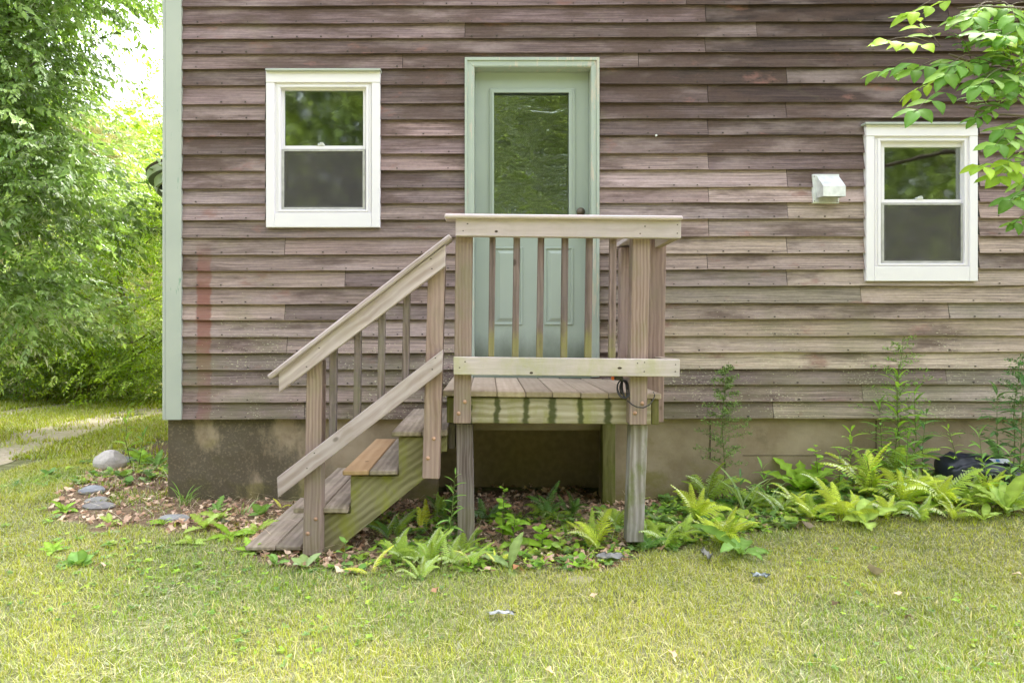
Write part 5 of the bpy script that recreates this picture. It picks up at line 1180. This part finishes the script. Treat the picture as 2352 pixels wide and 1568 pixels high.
# the nearest leaves of that tree, one by one
LA = [mesh_from('leaf', leaf_strip(.42, 3, .6, .2, .42), M_tl, c_) for c_ in ((.24, .38, .10), (.32, .46, .10), (.20, .33, .10))]
cnt = 0; near = sorted([c for c in clA if c[1] + DIST < 7.9 and c[0] / (c[1] + DIST) * 1568 + 1121 > -20 and 20 < 760 - (c[2] - CAM_Z) / (c[1] + DIST) * 1568 < 780], key=lambda c: c[1])
for c in near:
    if cnt >= 290: break
    base = Vector(c) + Vector((rng.uniform(-.2, .2), -.34, rng.uniform(-.1, .1))); dr = Vector((rng.uniform(-.4, 1), rng.uniform(-.5, 0), -.45)).normalized(); Lr = .40
    for k in range(11):
        if cnt >= 290: break
        p = base + dr * Lr * k / 10; sd_ = dr.cross(Vector((0, 0, 1))).normalized() * (1 if k % 2 else -1)
        leaf_obj('leaf', LA[rng.integers(0, 3)], TA, p, sd_ * .7 + dr * .6 + Vector((0, 0, -.7)), Vector((rng.uniform(-.4, .4), -.8, .7)), rng.uniform(.06, .085)); cnt += 1
# yellow green bush
EB = np.array([(330,372),(340,365),(400,330),(430,250),(450,190),(480,160),(520,140),(600,60),(700,20),(850,-100)])
def edgeB(x, y): return x > np.interp(y, EB[:, 0], EB[:, 1]) + 15 and not (x > 300 and y < 360)
tb2 = at(300, 900, 11.3); tb2.z = -.1
TB = empty('bright_bush', tb2, 'bright yellow green bush between the big tree and the house corner', 'bush', 'trees beyond the driveway')
_, clB = foliage('foliage', TB, M_tl2, (-150, 520), (340, 895), (10.2, 12.0), edgeB, 185, 28, .34, [(.30, .46, .03), (.42, .54, .04)], None, 21, .5, .20, (.30, .20), 14, .42, -.1)
_['kind'] = 'stuff'; trunk_and_limbs(TB, tb2, tb2 + Vector((-.2, 0, 3.2)), .06, clB, M_twig, 30, .018)
# tree rising behind the bush
tc = at(420, 900, 15.5); tc.z = -.1
TC = empty('young_tree', tc, 'light green young tree rising behind the bright bush at the corner', 'tree', 'trees beyond the driveway')
ec = lambda x, y: y > 205 + (x < 300) * (300 - x) * .9 + 25 * math.sin(x * .09)
_, clC = foliage('foliage', TC, M_tl2, (235, 560), (185, 640), (14.5, 16.5), ec, 90, 20, .5, [(.28, .42, .04), (.36, .49, .05)], None, 31, .5, .19, (.38, .3), 14, .42, .1)
_['kind'] = 'stuff'; trunk_and_limbs(TC, tc, tc + Vector((-.2, 0, 6.0)), .09, clC, M_twig, 30, .025)
# conifer, olive brown needles
tq = at(190, 900, 13.5); tq.z = -.1
TQ = empty('conifer', tq, 'olive brown conifer showing between the big tree and the young tree', 'tree', 'trees beyond the driveway')
def needle_spray(seed):
    r = np.random.default_rng(seed); n = 60; u = r.random(n); T = np.array([(-.03, 0, 0), (.03, 0, 0), (0, 1, 0)]); TF = np.array([(0, 1, 2)]); pos = np.stack([np.zeros(n), u, -.15 * u * u], -1); V, F, _ = scatter(T, TF, pos, rotm(r.uniform(-1.2, 1.2, n), r.uniform(-.7, .7, n), r.uniform(-1, 1, n)), r.uniform(.16, .3, n), None); return V, F
r = np.random.default_rng(5); NS = [needle_spray(k) for k in range(3)]; pp = []
for k in range(3):
    m = 800; h = r.uniform(.8, 5.2, m); rad = (5.9 - h) * .36 * np.sqrt(r.random(m)); a = r.uniform(0, 6.28, m); pos = np.stack([tq.x + rad * np.cos(a), tq.y + rad * np.sin(a), h - .12 * rad], -1)
    pp.append(scatter(*NS[k], pos, rotm(a - math.pi / 2, r.normal(-.15, .2, m), r.normal(0, .5, m)), r.uniform(.35, .7, m), np.array([.38, .36, .17]) * r.uniform(.5, 1.35, m)[:, None]))
V, F, C = cat_(pp); o = np_obj('foliage', np_mesh('foliage', V, F, M_tl2, C), TQ); o['kind'] = 'stuff'; trunk_and_limbs(TQ, tq, tq + Vector((0, 0, 5.6)), .12, [[tq.x + 1.3 * math.cos(i * 2.4), tq.y + 1.3 * math.sin(i * 2.4), 1 + i * .12] for i in range(34)], M_twig, 34, .018)
# undergrowth along the edge of the drive
def under(name, label, pr, yr, dr_, cols, seed, edge, n_cl, n_sp, twig):
    b = at((pr[0] + pr[1]) / 2, 900, (dr_[0] + dr_[1]) / 2); b.z = -.08; rt = empty(name, b, label, 'bush', 'bushes along the driveway')
    o, cl = foliage('foliage', rt, M_tl2, pr, yr, dr_, edge, n_cl, n_sp, twig, cols, None, seed, .5, .20, (.22, .16), 14, .42, .2); o['kind'] = 'stuff'
    bm = bmesh.new()
    for i in range(14): T_ = Vector(cl[i * len(cl) // 14]); s_ = Vector((T_.x + rng.uniform(-.2, .2), T_.y, -.1)); add_tube(bm, [s_, s_.lerp(T_, .5) + Vector((.05, 0, .05)), T_], .01, .004, 4)
    from_bm('stems', bm, M_stem_brown, rt); return rt
under('roadside_bush', 'dark green tangle of shrubs below the big tree at the far left', (-180, 130), (640, 912), (10.6, 12.4), [(.14, .25, .05), (.22, .34, .06)], 41, lambda x, y: y > 650, 120, 24, .26)
under('roadside_bush', 'mid green low bush below the bright bush beside the lawn', (110, 270), (700, 912), (10.8, 12.3), [(.24, .40, .05), (.34, .48, .06)], 43, lambda x, y: y > 900 - (x + 60) * .75, 90, 24, .24)
under('roadside_bush', 'pale green low bush right next to the house corner board', (250, 520), (760, 908), (11.0, 12.6), [(.30, .44, .09), (.38, .50, .09)], 45, lambda x, y: y > 780, 80, 24, .22)
# bare dead twigs
b = at(55, 850, 10.8); b.z = -.08; dt = empty('dead_twigs', b, 'tangle of bare brown twigs in front of the dark shrubs', 'twigs'); bm = bmesh.new()
for i in range(22):
    p = at(55 + rng.normal(0, 18), 770 + rng.normal(0, 20), 10.7); a = rng.uniform(0, 6.28); e = p + Vector((math.cos(a) * .5, rng.uniform(-.1, .1), math.sin(a) * .45)); add_tube(bm, [p, p.lerp(e, .5) + Vector((0, 0, .07)), e], .007, .003, 4)
add_tube(bm, [b, at(55, 770, 10.7)], .012, .008, 5); from_bm('twigs', bm, plain('dead_twig', (.30, .22, .16), .8), dt)
# far wood closing the view, and the wood behind the camera that the panes mirror
def wood_mass(name, label, n, xr, yr, hf, size, cols, seed, trunks=0, dens=(.25, .5)):
    r = np.random.default_rng(seed); x = r.uniform(*xr, n); y = r.uniform(*yr, n); top = hf(x, y); z = top * r.random(n) ** .8; cl = fbm(x * .9 + z * .7, y + z * .9, 1.0, seed % 9); k = rng.random(n) < sstep(dens[0], dens[1], cl); x, y, z, cl = x[k], y[k], z[k], cl[k]; m = len(x)
    T, TF = tri_leaf(.6, .35, True); c = (np.array(cols[0]) * (1 - cl)[:, None] + np.array(cols[1]) * cl[:, None]) * r.uniform(.5, 1.4, m)[:, None]
    V, F, C = scatter(T, TF, np.stack([x, y, z], -1), rotm(r.uniform(0, 6.28, m), r.uniform(-1.2, .6, m), r.uniform(-.8, .8, m)), r.uniform(.6, 1.3, m) * size, c); parts = [(V, F, C)]
    for i in range(trunks):
        bm = bmesh.new(); tx, ty = r.uniform(*xr), r.uniform(*yr); add_tube(bm, [(tx, ty, -.2), (tx + .1, ty, 4), (tx - .1, ty, 9)], .13, .06, 6); bmesh.ops.triangulate(bm, faces=bm.faces); bm.verts.index_update()
        parts.append((np.array([v.co[:] for v in bm.verts]), np.array([[v.index for v in f.verts] for f in bm.faces]), np.tile([.13, .10, .07], (len(bm.verts), 1)))); bm.free()
    V, F, C = cat_(parts); o = np_obj(name, np_mesh(name, V, F, M_tl2, C)); tag(o, label, 'woodland', kind='stuff')
wood_mass('far_wood', 'green wood far behind the trees at the left', 60000, (-34, 0), (14, 18), lambda x, y: 3.8 + 1.8 * fbm(x, y, .6, 3) + (x < -9.5) * 3, .32, [(.12, .20, .03), (.40, .54, .04)], 3)
wood_mass('opposite_wood', 'wood across the lawn opposite the house, mirrored in the panes', 110000, (-22, 22), (-22, -18), lambda x, y: 10.0 + 3 * fbm(x, y, .4, 7), .36, [(.08, .14, .03), (.30, .38, .06)], 8, 16, (.05, .38))
wood_mass('side_wood', 'wood closing the lawn far to the left', 30000, (-34, -24), (-16, 15), lambda x, y: 6.5 + 3 * fbm(x, y, .5, 5), .40, [(.12, .20, .03), (.40, .54, .04)], 23, 0)
wood_mass('opposite_shrubs', 'bright shrubs across the lawn opposite the house', 9000, (-16, 16), (-15, -13.5), lambda x, y: 1.2 + 1.5 * fbm(x, y, .6, 12), .16, [(.22, .36, .03), (.46, .56, .05)], 12)
